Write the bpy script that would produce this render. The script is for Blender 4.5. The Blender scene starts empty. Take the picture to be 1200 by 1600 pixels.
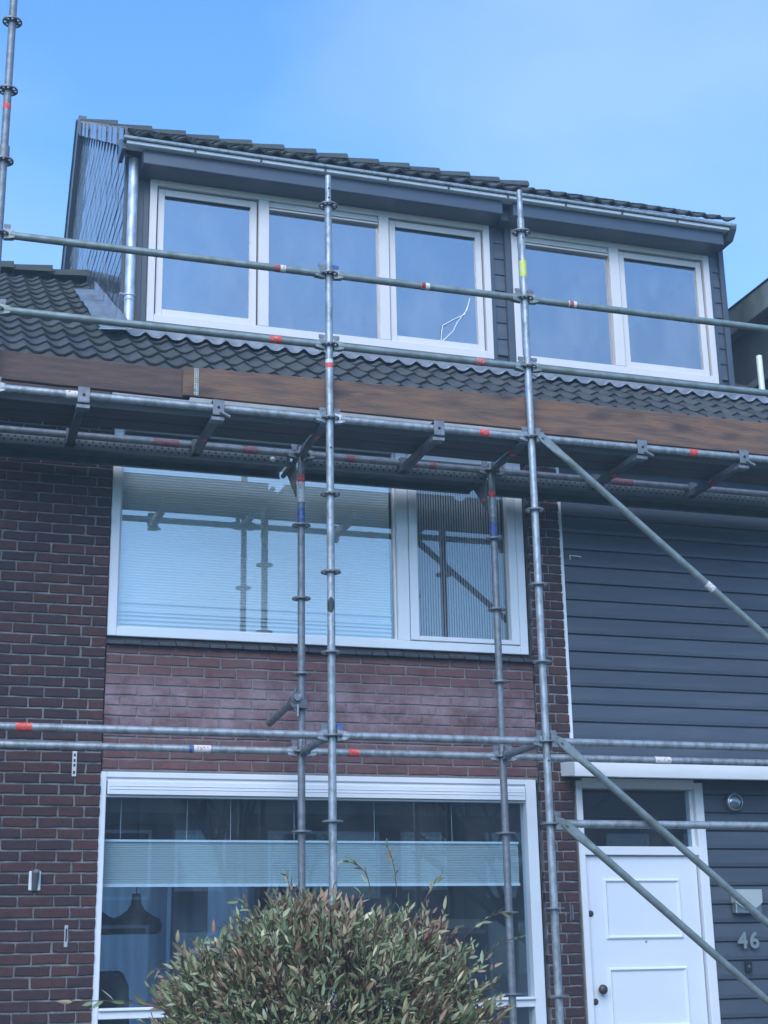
import bpy, math, random
from mathutils import Vector, Matrix
random.seed(7)
R = math.radians
S = bpy.context.scene
COL = S.collection

# ------------------------------------------------------------------ camera
cd = bpy.data.cameras.new('camera'); cam = bpy.data.objects.new('camera', cd); COL.objects.link(cam)
cd.sensor_fit = 'VERTICAL'; cd.sensor_height = 36.0; cd.lens = 2306.48 / 1600 * 36
cd.clip_start = 0.1; cd.clip_end = 800
yaw, pitch, roll = 0.313597, 0.292642, -0.018248
f = Vector((math.sin(yaw) * math.cos(pitch), math.cos(yaw) * math.cos(pitch), math.sin(pitch)))
r0 = Vector((math.cos(yaw), -math.sin(yaw), 0)); u0 = r0.cross(f)
rr = math.cos(roll) * r0 + math.sin(roll) * u0
uu = -math.sin(roll) * r0 + math.cos(roll) * u0
cam.matrix_world = Matrix(((rr.x, uu.x, -f.x, -2.3863), (rr.y, uu.y, -f.y, -8.43575), (rr.z, uu.z, -f.z, -1.26117), (0, 0, 0, 1)))
S.camera = cam

# ------------------------------------------------------------------ sky and sun
W = bpy.data.worlds.new('World'); S.world = W; W.use_nodes = True
wn, wl = W.node_tree.nodes, W.node_tree.links
bg = wn['Background']; bg.inputs['Strength'].default_value = 0.145
SUN_EL, SUN_AZ = R(38), R(205)           # azimuth measured clockwise from +Y; the sun stands in front of the house
sky = wn.new('ShaderNodeTexSky'); sky.sky_type = 'NISHITA'; sky.sun_disc = False
sky.sun_elevation = SUN_EL; sky.sun_rotation = SUN_AZ
sky.air_density = 1.0; sky.dust_density = 0.6; sky.ozone_density = 3.0
tc = wn.new('ShaderNodeTexCoord'); mp = wn.new('ShaderNodeMapping'); mp.inputs['Scale'].default_value = (1.0, 1.0, 1.9); mp.inputs['Location'].default_value = (8.22, 4.26, 13.80)
nz = wn.new('ShaderNodeTexNoise'); nz.inputs['Scale'].default_value = 2.3; nz.inputs['Detail'].default_value = 5; nz.inputs['Roughness'].default_value = 0.5
cr = wn.new('ShaderNodeValToRGB'); cr.color_ramp.elements[0].position = 0.40; cr.color_ramp.elements[1].position = 0.66
cr.color_ramp.elements[0].color = (0.05,) * 3 + (1,); cr.color_ramp.elements[1].color = (0.62,) * 3 + (1,)
mx = wn.new('ShaderNodeMixRGB'); mx.inputs[2].default_value = (2.95, 2.65, 3.25, 1)
wl.new(tc.outputs['Generated'], mp.inputs[0]); wl.new(mp.outputs[0], nz.inputs['Vector']); wl.new(nz.outputs['Fac'], cr.inputs[0])
wl.new(cr.outputs[0], mx.inputs[0]); wl.new(sky.outputs[0], mx.inputs[1]); tn = wn.new('ShaderNodeMixRGB'); tn.blend_type = 'MULTIPLY'; tn.inputs[0].default_value = 1.0; tn.inputs[2].default_value = (0.505, 0.84, 1.14, 1)   # the cold cast of this picture's sky
wl.new(mx.outputs[0], tn.inputs[1]); wl.new(tn.outputs[0], bg.inputs['Color'])
sd = bpy.data.lights.new('sun', 'SUN'); sun = bpy.data.objects.new('sun', sd); COL.objects.link(sun)
sd.energy = 1.2; sd.angle = R(50); sd.color = (1.0, 0.985, 0.95)
sv = Vector((math.sin(SUN_AZ) * math.cos(SUN_EL), math.cos(SUN_AZ) * math.cos(SUN_EL), math.sin(SUN_EL)))
sun.rotation_euler = (-sv).to_track_quat('-Z', 'Y').to_euler()
S.view_settings.view_transform = 'Standard'; S.view_settings.look = 'None'
S.view_settings.gamma = 1.0; S.view_settings.use_curve_mapping = False
S.view_settings.exposure = 1.25
S.cycles.max_bounces = 8; S.cycles.transparent_max_bounces = 12; S.cycles.caustics_reflective = False

# ------------------------------------------------------------------ helpers
class MB:
    def __init__(s): s.v = []; s.f = []; s.s = []
    def add(s, vs, fs, smooth=False):
        o = len(s.v); s.v += [tuple(v) for v in vs]
        for f_ in fs:
            s.f.append([o + i for i in f_]); s.s.append(smooth)
        return s
    def box(s, x0, x1, y0, y1, z0, z1):
        return s.add([(x0, y0, z0), (x1, y0, z0), (x1, y1, z0), (x0, y1, z0), (x0, y0, z1), (x1, y0, z1), (x1, y1, z1), (x0, y1, z1)],
                     [(0, 3, 2, 1), (4, 5, 6, 7), (0, 1, 5, 4), (1, 2, 6, 5), (2, 3, 7, 6), (3, 0, 4, 7)])
    def tube(s, a, b, r, n=14, r2=None, caps=True):
        a = Vector(a); b = Vector(b); d = (b - a).normalized(); r2 = r if r2 is None else r2
        t = Vector((0, 0, 1)) if abs(d.z) < .9 else Vector((1, 0, 0))
        p = d.cross(t).normalized(); q = d.cross(p)
        vs = []
        for c, rad in ((a, r), (b, r2)):
            for i in range(n):
                w = 2 * math.pi * i / n; vs.append(c + rad * (math.cos(w) * p + math.sin(w) * q))
        s.add(vs, [(i, i + n, (i + 1) % n + n, (i + 1) % n) for i in range(n)], True)
        if caps:
            s.add(vs[:n], [tuple(range(n))]); s.add(vs[n:], [tuple(reversed(range(n)))])
        return s
    def lathe(s, c, prof, n=24, axis='z', caps=True):
        vs = []
        for (rad, h) in prof:
            for i in range(n):
                w = 2 * math.pi * i / n; x, y = rad * math.cos(w), rad * math.sin(w)
                vs.append((c[0] + x, c[1] + y, c[2] + h) if axis == 'z' else (c[0] + x, c[1] - h, c[2] + y))
        fs = []
        for k in range(len(prof) - 1):
            for i in range(n):
                j = (i + 1) % n; fs.append((k * n + i, k * n + j, (k + 1) * n + j, (k + 1) * n + i))
        s.add(vs, fs, True); return s
    def prism(s, pts, lo, hi, axis='x'):
        n = len(pts)
        def mk(p, h): return (h, p[0], p[1]) if axis == 'x' else ((p[0], h, p[1]) if axis == 'y' else (p[0], p[1], h))
        vs = [mk(p, lo) for p in pts] + [mk(p, hi) for p in pts]
        return s.add(vs, [tuple(range(n)), tuple(reversed(range(n, 2 * n)))] + [(i, i + n, (i + 1) % n + n, (i + 1) % n) for i in range(n)])
    def path(s, pts, r, n=6):
        for a, b in zip(pts[:-1], pts[1:]): s.tube(a, b, r, n, caps=False)
        return s
    def mesh(s, name, m):
        me = bpy.data.meshes.new(name); me.from_pydata(s.v, [], s.f); me.materials.append(m)
        me.polygons.foreach_set('use_smooth', s.s); me.update(); return me
    def build(s, name, m, parent=None, bevel=0.0):
        me = s.mesh(name, m)
        import bmesh
        bm = bmesh.new(); bm.from_mesh(me); bmesh.ops.recalc_face_normals(bm, faces=bm.faces); bm.to_mesh(me); bm.free()
        o = link(name, me, parent)
        if bevel:
            b = o.modifiers.new('bevel', 'BEVEL'); b.width = bevel; b.segments = 1; b.limit_method = 'ANGLE'
        return o
def link(name, me, parent=None, loc=None, rot=None):
    o = bpy.data.objects.new(name, me); COL.objects.link(o)
    if parent is not None: o.parent = parent
    if loc is not None: o.location = loc
    if rot is not None: o.rotation_euler = rot
    return o
def thing(name, label, cat, group=None, loc=(0, 0, 0)):
    o = bpy.data.objects.new(name, None); COL.objects.link(o); o.location = loc; o.empty_display_size = .1
    return tag(o, label, cat, group)
def tag(o, label, cat, group=None):
    o['label'] = label; o['category'] = cat
    if group: o['group'] = group
    return o

def mat(name, col, rough=0.6, metal=0.0, var=0.0, scale=6.0, col2=None, bump=0.0, bscale=60.0, stretch=(1, 1, 1), rnd=0.0, rcol=None, spec=0.5, detail=5, coat=0.0, rvar=0.0, lo=.35, hi=.68):
    """Principled material: base colour, a second colour through world-space noise, a per-object random shift, fine bump."""
    m = bpy.data.materials.new(name); m.use_nodes = True; n, l = m.node_tree.nodes, m.node_tree.links
    b = n['Principled BSDF']; b.inputs['Roughness'].default_value = rough; b.inputs['Metallic'].default_value = metal
    b.inputs['Specular IOR Level'].default_value = spec; b.inputs['Coat Weight'].default_value = coat
    src = n.new('ShaderNodeRGB'); src.outputs[0].default_value = (*col, 1); out = src.outputs[0]
    g = n.new('ShaderNodeNewGeometry'); mpp = n.new('ShaderNodeMapping'); mpp.inputs['Scale'].default_value = stretch
    l.new(g.outputs['Position'], mpp.inputs[0])
    if rcol:
        oi = n.new('ShaderNodeObjectInfo'); ra = n.new('ShaderNodeValToRGB')
        k = len(rcol)
        while len(ra.color_ramp.elements) < k: ra.color_ramp.elements.new(0.5)
        for i, c in enumerate(rcol):
            ra.color_ramp.elements[i].position = i / max(1, k - 1); ra.color_ramp.elements[i].color = (*c, 1)
        l.new(oi.outputs['Random'], ra.inputs[0]); out = ra.outputs[0]
    if col2 is not None:
        t = n.new('ShaderNodeTexNoise'); t.inputs['Scale'].default_value = scale; t.inputs['Detail'].default_value = detail; t.inputs['Roughness'].default_value = .62
        l.new(mpp.outputs[0], t.inputs['Vector'])
        ra = n.new('ShaderNodeMapRange'); ra.inputs[1].default_value = lo; ra.inputs[2].default_value = hi
        ra.inputs[4].default_value = var or 1.0
        l.new(t.outputs['Fac'], ra.inputs[0])
        mm = n.new('ShaderNodeMixRGB'); mm.inputs[2].default_value = (*col2, 1)
        l.new(ra.outputs[0], mm.inputs[0]); l.new(out, mm.inputs[1]); out = mm.outputs[0]
        if rvar:
            rm = n.new('ShaderNodeMapRange'); rm.inputs[3].default_value = rough - rvar; rm.inputs[4].default_value = rough + rvar
            l.new(t.outputs['Fac'], rm.inputs[0]); l.new(rm.outputs[0], b.inputs['Roughness'])
    if rnd:
        oi = n.new('ShaderNodeObjectInfo'); mr = n.new('ShaderNodeMapRange'); mr.inputs[3].default_value = 1 - rnd; mr.inputs[4].default_value = 1 + rnd
        hs = n.new('ShaderNodeHueSaturation'); l.new(oi.outputs['Random'], mr.inputs[0]); l.new(mr.outputs[0], hs.inputs['Value']); l.new(out, hs.inputs['Color']); out = hs.outputs[0]
    l.new(out, b.inputs['Base Color'])
    if bump:
        t2 = n.new('ShaderNodeTexNoise'); t2.inputs['Scale'].default_value = bscale; t2.inputs['Detail'].default_value = 4
        l.new(mpp.outputs[0], t2.inputs['Vector'])
        bp = n.new('ShaderNodeBump'); bp.inputs['Strength'].default_value = bump; bp.inputs['Distance'].default_value = .01
        l.new(t2.outputs['Fac'], bp.inputs['Height']); l.new(bp.outputs[0], b.inputs['Normal'])
    return m
def glass(name, refl, tint=(.8, .9, .93), wav=0.0, coat=(.93, .97, 1), mist=0.0):
    m = bpy.data.materials.new(name); m.use_nodes = True; n, l = m.node_tree.nodes, m.node_tree.links
    n.remove(n['Principled BSDF']); o = n['Material Output']
    tr = n.new('ShaderNodeBsdfTransparent'); tr.inputs[0].default_value = (*tint, 1)
    gl = n.new('ShaderNodeBsdfGlossy'); gl.inputs['Roughness'].default_value = 0.0; gl.inputs['Color'].default_value = (*coat, 1)
    fr = n.new('ShaderNodeLayerWeight'); fr.inputs[0].default_value = .5           # facing ratio: the same from both sides of the thin pane
    pw = n.new('ShaderNodeMath'); pw.operation = 'POWER'; pw.inputs[1].default_value = 4.0
    sc_ = n.new('ShaderNodeMath'); sc_.operation = 'MULTIPLY'; sc_.inputs[1].default_value = .7
    ad = n.new('ShaderNodeMath'); ad.operation = 'ADD'; ad.use_clamp = True; ad.inputs[1].default_value = refl + .05
    l.new(fr.outputs['Facing'], pw.inputs[0]); l.new(pw.outputs[0], sc_.inputs[0])
    ms = n.new('ShaderNodeMixShader'); l.new(sc_.outputs[0], ad.inputs[0]); l.new(ad.outputs[0], ms.inputs[0]); l.new(tr.outputs[0], ms.inputs[1]); l.new(gl.outputs[0], ms.inputs[2]); l.new(ms.outputs[0], o.inputs[0])
    if mist:
        g = n.new('ShaderNodeNewGeometry'); mpg = n.new('ShaderNodeMapping'); mpg.inputs['Scale'].default_value = (2.2, 1, 1.1); l.new(g.outputs['Position'], mpg.inputs[0])
        t = n.new('ShaderNodeTexNoise'); t.inputs['Scale'].default_value = 1.6; t.inputs['Detail'].default_value = 7; t.inputs['Roughness'].default_value = .65; l.new(mpg.outputs[0], t.inputs['Vector'])
        mr = n.new('ShaderNodeMapRange'); mr.inputs[1].default_value = .42; mr.inputs[2].default_value = .72; mr.inputs[3].default_value = mist * .15; mr.inputs[4].default_value = mist; l.new(t.outputs['Fac'], mr.inputs[0])
        df_ = n.new('ShaderNodeBsdfDiffuse'); df_.inputs[0].default_value = (.7, .72, .74, 1); m2 = n.new('ShaderNodeMixShader')
        l.new(mr.outputs[0], m2.inputs[0]); l.new(ms.outputs[0], m2.inputs[1]); l.new(df_.outputs[0], m2.inputs[2]); l.new(m2.outputs[0], o.inputs[0])
    if wav:
        g = n.new('ShaderNodeNewGeometry'); t = n.new('ShaderNodeTexNoise'); t.inputs['Scale'].default_value = 1.3; t.inputs['Detail'].default_value = 1
        l.new(g.outputs['Position'], t.inputs['Vector']); bp = n.new('ShaderNodeBump'); bp.inputs['Strength'].default_value = wav; bp.inputs['Distance'].default_value = .02
        l.new(t.outputs['Fac'], bp.inputs['Height']); l.new(bp.outputs[0], gl.inputs['Normal'])
    return m
def translucent(name, col, tr=0.5):
    m = bpy.data.materials.new(name); m.use_nodes = True; n, l = m.node_tree.nodes, m.node_tree.links
    n.remove(n['Principled BSDF']); o = n['Material Output']
    d = n.new('ShaderNodeBsdfDiffuse'); d.inputs[0].default_value = (*col, 1); t = n.new('ShaderNodeBsdfTranslucent'); t.inputs[0].default_value = (*col, 1)
    ms = n.new('ShaderNodeMixShader'); ms.inputs[0].default_value = tr; l.new(d.outputs[0], ms.inputs[1]); l.new(t.outputs[0], ms.inputs[2]); l.new(ms.outputs[0], o.inputs[0])
    return m

M = {}
M['mortar'] = mat('mortar', (.14, .138, .142), .95, col2=(.30, .295, .29), scale=11, lo=.40, hi=.72, bump=.6, bscale=160)
M['brick_dark'] = mat('brick_dark', (.06, .03, .03), .9, rcol=[(.042, .022, .025), (.062, .027, .028), (.050, .026, .030), (.088, .034, .030), (.072, .028, .026), (.044, .025, .029), (.10, .038, .033)], col2=(.03, .02, .022), var=.6, scale=22, bump=.5, bscale=120, lo=.42, hi=.7)
M['brick_red'] = mat('brick_red', (.13, .05, .045), .9, rcol=[(.12, .043, .037), (.15, .058, .05), (.13, .055, .05), (.17, .062, .05), (.11, .045, .044)], col2=(.09, .042, .04), var=.7, scale=25, bump=.5, bscale=120)
M['wood_frame'] = mat('wood_frame', (.68, .62, .59), .35, col2=(.60, .56, .54), scale=3, var=.5)
M['white'] = mat('white', (.80, .81, .83), .30, col2=(.70, .73, .76), scale=2.5, var=.5)
M['alu'] = mat('alu', (.78, .80, .83), .32, col2=(.68, .71, .76), scale=2, var=.5, stretch=(1, 1, .3))
M['door'] = mat('door', (.78, .81, .85), .28, col2=(.74, .77, .82), scale=2)
M['clad'] = mat('clad', (.056, .068, .088), .42, col2=(.095, .105, .12), scale=2.4, lo=.48, hi=.80, detail=9, bump=.08, bscale=40, stretch=(.5, 1, 4), rnd=.12)
M['dark'] = mat('dark', (.050, .062, .080), .40, col2=(.062, .073, .090), scale=3)
M['shutter'] = mat('shutter', (.058, .072, .098), .30, col2=(.068, .082, .108), scale=2)
M['cheek'] = mat('cheek', (.055, .064, .078), .30, col2=(.10, .11, .125), scale=3.2, rnd=.3, rvar=.2, stretch=(1, 1.2, 2.5), coat=.5)
M['tile'] = mat('tile', (.03, .031, .034), .62, rcol=[(.022, .023, .026), (.036, .037, .040), (.046, .046, .047), (.029, .030, .034), (.052, .051, .050)], col2=(.085, .09, .07), scale=9, var=.6, bump=.4, bscale=90, lo=.5, hi=.8)
M['tile_moss'] = mat('tile_moss', (.035, .036, .037), .75, rcol=[(.03, .031, .033), (.04, .041, .042), (.046, .046, .046)], col2=(.055, .075, .03), scale=5, var=.7, bump=.5, bscale=70, lo=.45, hi=.72)
M['lead'] = mat('lead', (.15, .165, .19), .5, .3, col2=(.25, .275, .31), scale=5, bump=.35, bscale=18, rvar=.12)
M['zinc'] = mat('zinc', (.52, .56, .60), .48, .45, col2=(.34, .37, .41), scale=16, stretch=(1, 1, .5), rvar=.12, lo=.42, hi=.6)
M['galv'] = mat('galv', (.36, .385, .41), .46, .45, col2=(.21, .23, .235), scale=24, bump=.18, bscale=110, rvar=.14, stretch=(1, 1, .55), lo=.42, hi=.62)
M['galv_dull'] = mat('galv_dull', (.22, .235, .26), .52, .4, col2=(.14, .145, .15), scale=22, bump=.1, bscale=90, rvar=.1)
M['galv_green'] = mat('galv_green', (.25, .29, .295), .5, .35, col2=(.15, .18, .15), scale=13, bump=.1, bscale=90, rvar=.1)
M['steel_dark'] = mat('steel_dark', (.09, .10, .11), .55, .3, col2=(.13, .145, .155), scale=8)
M['hole'] = mat('hole', (.012, .012, .014), .8)
M['red_tape'] = mat('red_tape', (.62, .06, .045), .55, col2=(.65, .28, .24), scale=60, var=.9, lo=.52, hi=.62)
M['white_tape'] = mat('white_tape', (.66, .66, .66), .6, col2=(.55, .2, .17), scale=70, lo=.55, hi=.62)
M['blue_tape'] = mat('blue_tape', (.05, .09, .30), .5, col2=(.2, .25, .42), scale=60, lo=.55, hi=.65)
M['yellow_tape'] = mat('yellow_tape', (.60, .62, .09), .55, col2=(.68, .66, .4), scale=50, lo=.5, hi=.65)
M['black_vinyl'] = mat('black_vinyl', (.02, .022, .02), .5)
M['plank'] = mat('plank', (.20, .105, .062), .8, col2=(.092, .058, .048), scale=6, bump=.4, bscale=30, stretch=(.55, 3, 4.5), detail=12, lo=.40, hi=.66)
M['plank_dark'] = mat('plank_dark', (.125, .070, .052), .8, col2=(.055, .038, .034), scale=4.2, bump=.35, bscale=26, stretch=(1.0, 5, 7), detail=10)
M['deck'] = mat('deck', (.085, .085, .090), .8, col2=(.055, .052, .052), scale=3, stretch=(.8, 9, 9))
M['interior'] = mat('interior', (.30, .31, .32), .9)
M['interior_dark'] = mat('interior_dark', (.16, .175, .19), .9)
M['floor'] = mat('floor', (.10, .08, .06), .6)
M['lamp_black'] = mat('lamp_black', (.012, .016, .02), .45)
M['chair'] = mat('chair', (.03, .04, .055), .6)
M['red_box'] = mat('red_box', (.25, .03, .03), .5)
M['shelf'] = mat('shelf', (.35, .33, .30), .6)
M['blind'] = translucent('blind', (.93, .93, .90), .15)
M['blind_low'] = translucent('blind_low', (.66, .70, .68), .35)
M['dark_cloth'] = translucent('dark_cloth', (.07, .085, .10), .2)
M['sheer'] = translucent('sheer', (.62, .68, .74), .45)
M['lamella'] = translucent('lamella', (.55, .57, .60), .2)
M['glass_up'] = glass('glass_up', .25, (.86, .96, 1), 0, (1, .96, .88))
M['glass_side'] = glass('glass_side', .10, (.95, .97, .98), .004, (1, .96, .88))
M['glass_low'] = glass('glass_low', .09, (.78, .92, 1), .004, (.93, .97, 1), .05)
M['glass_dormer'] = glass('glass_dormer', .31, (.72, .78, .84), .0, (1, .96, .95), .12)
M['glass_far'] = glass('glass_far', .25, (.3, .35, .4))
M['steel'] = mat('steel', (.55, .56, .57), .28, .9, col2=(.4, .4, .41), scale=20)
M['knob'] = mat('knob', (.11, .095, .075), .45, .6, col2=(.06, .05, .045), scale=60)
M['black'] = mat('black', (.014, .016, .02), .4)
M['number'] = mat('number', (.22, .27, .27), .5, .2)
M['cable'] = mat('cable', (.72, .74, .76), .5)
M['render'] = mat('render', (.28, .30, .28), .9, col2=(.12, .135, .115), scale=2.4, bump=.3, bscale=40, stretch=(1, 1, .5))
M['render_dark'] = mat('render_dark', (.085, .092, .10), .85, col2=(.04, .046, .046), scale=2.2, bump=.3, bscale=40, stretch=(1, 1, .45))
M['fascia'] = mat('fascia', (.42, .41, .40), .6, col2=(.3, .29, .28), scale=4)
M['sill'] = mat('sill', (.035, .033, .038), .32, col2=(.06, .055, .058), scale=15, rnd=.15)
M['asphalt'] = mat('asphalt', (.05, .05, .052), .95, col2=(.07, .07, .07), scale=4, bump=.4, bscale=120)
M['paving'] = mat('paving', (.13, .125, .12), .9, col2=(.10, .095, .09), scale=3, bump=.3)
M['grass'] = mat('grass', (.05, .08, .03), .95, col2=(.08, .09, .04), scale=2, bump=.6, bscale=50)
M['far_brick'] = mat('far_brick', (.13, .10, .095), .9, col2=(.10, .075, .07), scale=6)
M['far_roof'] = mat('far_roof', (.04, .04, .042), .8, col2=(.06, .06, .055), scale=3)
M['bark'] = mat('bark', (.05, .042, .035), .95, col2=(.03, .026, .022), scale=20)
M['twig'] = mat('twig', (.13, .06, .045), .8, col2=(.09, .045, .038), scale=30)

def knots(m):
    n, l = m.node_tree.nodes, m.node_tree.links; b = n['Principled BSDF']; old = b.inputs['Base Color'].links[0].from_socket
    g = n.new('ShaderNodeNewGeometry'); mp_ = n.new('ShaderNodeMapping'); mp_.inputs['Scale'].default_value = (3.2, .2, 8.5); l.new(g.outputs['Position'], mp_.inputs[0])
    t = n.new('ShaderNodeTexNoise'); t.inputs['Scale'].default_value = 2.5; l.new(mp_.outputs[0], t.inputs['Vector'])
    mv = n.new('ShaderNodeMixRGB'); mv.inputs[0].default_value = .25; l.new(mp_.outputs[0], mv.inputs[1]); l.new(t.outputs['Color'], mv.inputs[2])
    v = n.new('ShaderNodeTexVoronoi'); v.inputs['Scale'].default_value = 1.0; l.new(mv.outputs[0], v.inputs['Vector'])
    mr = n.new('ShaderNodeMapRange'); mr.inputs[1].default_value = .08; mr.inputs[2].default_value = .30; mr.inputs[3].default_value = .8; mr.inputs[4].default_value = 0; l.new(v.outputs['Distance'], mr.inputs[0])
    mm = n.new('ShaderNodeMixRGB'); mm.inputs[2].default_value = (.045, .030, .028, 1); l.new(mr.outputs[0], mm.inputs[0]); l.new(old, mm.inputs[1]); l.new(mm.outputs[0], b.inputs['Base Color'])
knots(M['plank']); knots(M['plank_dark'])

# efflorescence: a pale bloom on the spandrel bricks, patchy, strongest in the middle courses
def bloom(m):
    n, l = m.node_tree.nodes, m.node_tree.links; b = n['Principled BSDF']
    old = b.inputs['Base Color'].links[0].from_socket
    g = n.new('ShaderNodeNewGeometry'); sx = n.new('ShaderNodeSeparateXYZ'); l.new(g.outputs['Position'], sx.inputs[0])
    bands = n.new('ShaderNodeMapRange'); bands.interpolation_type = 'SMOOTHSTEP'
    ab = n.new('ShaderNodeMath'); ab.operation = 'SUBTRACT'; ab.inputs[1].default_value = .33; l.new(sx.outputs['Z'], ab.inputs[0])
    aa = n.new('ShaderNodeMath'); aa.operation = 'ABSOLUTE'; l.new(ab.outputs[0], aa.inputs[0])
    bands.inputs[1].default_value = .05; bands.inputs[2].default_value = .30; bands.inputs[3].default_value = 1; bands.inputs[4].default_value = .18
    l.new(aa.outputs[0], bands.inputs[0])
    t = n.new('ShaderNodeTexNoise'); t.inputs['Scale'].default_value = 4.5; t.inputs['Detail'].default_value = 6; t.inputs['Roughness'].default_value = .7; l.new(g.outputs['Position'], t.inputs['Vector'])
    mr = n.new('ShaderNodeMapRange'); mr.inputs[1].default_value = .30; mr.inputs[2].default_value = .62; mr.inputs[4].default_value = .95; l.new(t.outputs['Fac'], mr.inputs[0])
    mu = n.new('ShaderNodeMath'); mu.operation = 'MULTIPLY'; l.new(bands.outputs[0], mu.inputs[0]); l.new(mr.outputs[0], mu.inputs[1])
    mm = n.new('ShaderNodeMixRGB'); mm.inputs[2].default_value = (.31, .215, .24, 1); l.new(mu.outputs[0], mm.inputs[0]); l.new(old, mm.inputs[1]); l.new(mm.outputs[0], b.inputs['Base Color'])
bloom(M['brick_red'])
M['mortar_red'] = mat('mortar_red', (.17, .15, .155), .95, col2=(.25, .23, .235), scale=9, bump=.6, bscale=160)

# ------------------------------------------------------------------ ground
GZ = -2.80
MB().box(-70, 70, -60, 60, GZ - .5, GZ - .02).build('ground', M['grass'])['kind'] = 'structure'
MB().box(-70, 70, -6.2, -4.6, GZ - .3, GZ).build('pavement', M['paving'])['kind'] = 'structure'
MB().box(-70, 70, -14.2, -6.2, GZ - .3, GZ - .004 - .1).build('road', M['asphalt'])['kind'] = 'structure'
for x0, x1 in ((-3.0, 5.0),):
    MB().box(x0, x1, -4.6, 1.1, GZ - .3, GZ + .004).build('front_garden', M['paving'])['kind'] = 'structure'

# ------------------------------------------------------------------ the house
H = thing('terraced_house', 'brick terraced house with dark dormer, big white windows and white front door', 'house')
YP, YS, YF, YG = 1.17, 1.187, 1.19, 1.25
PITCH, LEN, JT = .0685, .2185, .011

def brick_mesh(w, h, d, seed, m):
    rg = random.Random(seed); c = .0045; j = lambda a: rg.uniform(-a, a)
    ring = [(-1, -1), (-.35, -1), (.35, -1), (1, -1), (1, 0), (1, 1), (.35, 1), (-.35, 1), (-1, 1), (-1, 0)]      # outline with uneven arrises
    n = len(ring); off = [(j(.0032), j(.0024)) for _ in ring]; vs = []
    for (sx, sz), (ox, oz) in zip(ring, off): vs.append((sx * (w / 2 - c) + ox * .8, j(.0012), sz * (h / 2 - c) + oz * .8))
    for (sx, sz), (ox, oz) in zip(ring, off): vs.append((sx * w / 2 + ox, c * rg.uniform(.7, 1.3), sz * h / 2 + oz))
    for (sx, sz) in ring: vs.append((sx * w / 2, d, sz * h / 2))
    fs = [tuple(range(n))]
    for i in range(n):
        k = (i + 1) % n; fs += [(i, i + n, k + n, k), (i + n, i + 2 * n, k + 2 * n, k + n)]
    b = MB(); b.add(vs, fs)
    me = b.mesh('brick', m)
    import bmesh
    bm = bmesh.new(); bm.from_mesh(me); bmesh.ops.recalc_face_normals(bm, faces=bm.faces)
    for f_ in bm.faces:
        if abs(f_.normal.y) > .9 and f_.calc_center_median().y < .003 and f_.normal.y > 0:
            bmesh.ops.reverse_faces(bm, faces=bm.faces); break
    bm.to_mesh(me); bm.free(); return me
_bm = {}
def brick(w, m, parent, x, y, z, stuff=None):
    key = (round(w, 3), m.name, random.randrange(6))
    if key not in _bm: _bm[key] = brick_mesh(w, PITCH - JT, .05, int(w * 1000) + key[2] * 31, m)
    if stuff is not None:
        me = _bm[key]; stuff.add([(v.co.x + x, v.co.y + y, v.co.z + z) for v in me.vertices], [tuple(q.vertices) for q in me.polygons]); return
    link('brick', _bm[key], parent, (x + random.uniform(-.0015, .0015), y + random.uniform(-.0015, .0015), z), (random.uniform(-.012, .012), random.uniform(-.008, .008), random.uniform(-.010, .010)))

# left pier (brick face at YP); joints recessed by the mortar body
lp = MB().box(-4.2, -1.205, YP + .009, YP + .1, GZ, 2.42).build('brick_pier', M['mortar'], H)
st = MB(); k = 0
z = 1.191 - PITCH / 2 - 58 * PITCH
while z < 2.40:
    rowb = k % 2 == 0
    xs = []; x = -1.205
    for w in ([.091, .151] if rowb else [.155]):
        xs.append((x - w / 2, w)); x -= w + JT
    while x > -4.1:
        xs.append((x - (LEN - JT) / 2, LEN - JT)); x -= LEN
    for cx, w in xs:
        vis = cx > -2.0 and -1.78 < z < 2.06
        brick(w, M['brick_dark'], lp, cx, YP, z, None if vis else st)
    z += PITCH; k += 1
o = st.build('brick', M['brick_dark'], lp); o['kind'] = 'stuff'

# spandrel between the two front windows
sp = MB().box(-1.195, 1.835, YS + .008, YS + .09, -.095, .74).build('brick_spandrel', M['mortar_red'], H)
z = .676 + PITCH / 2 - 11 * PITCH; k = 0
while z < .75:
    x = -1.195
    off = .0 if k % 2 else LEN / 2
    xs = []
    if off: xs.append((x + (off - JT) / 2, off - JT)); x += off
    while x < 1.82:
        w = min(LEN - JT, 1.835 - x)
        if w > .03: xs.append((x + w / 2, w))
        x += LEN
    for cx, w in xs: brick(w, M['brick_red'], sp, cx, YS, z)
    z += PITCH; k += 1
MB().box(-1.205, 1.84, YS + .012, YS + .1, -.112, -.094).build('lintel_strip', M['dark'], H)

# right pier
rp_ = MB().box(1.845, 2.085, YP + .009, YP + .1, GZ, 2.42).build('brick_pier', M['mortar'], H)
st = MB(); k = 0; z = 1.191 - PITCH / 2 - 58 * PITCH + .01
while z < 2.40:
    ws = [.094, .141] if k % 2 else [.138, .097]; x = 1.845
    for w in ws:
        vis = -1.78 < z < 2.2
        brick(w, M['brick_dark'], rp_, x + w / 2 + random.uniform(-.002, .004), YP, z, None if vis else st); x += w + JT
    z += PITCH; k += 1
o = st.build('brick', M['brick_dark'], rp_); o['kind'] = 'stuff'

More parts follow.
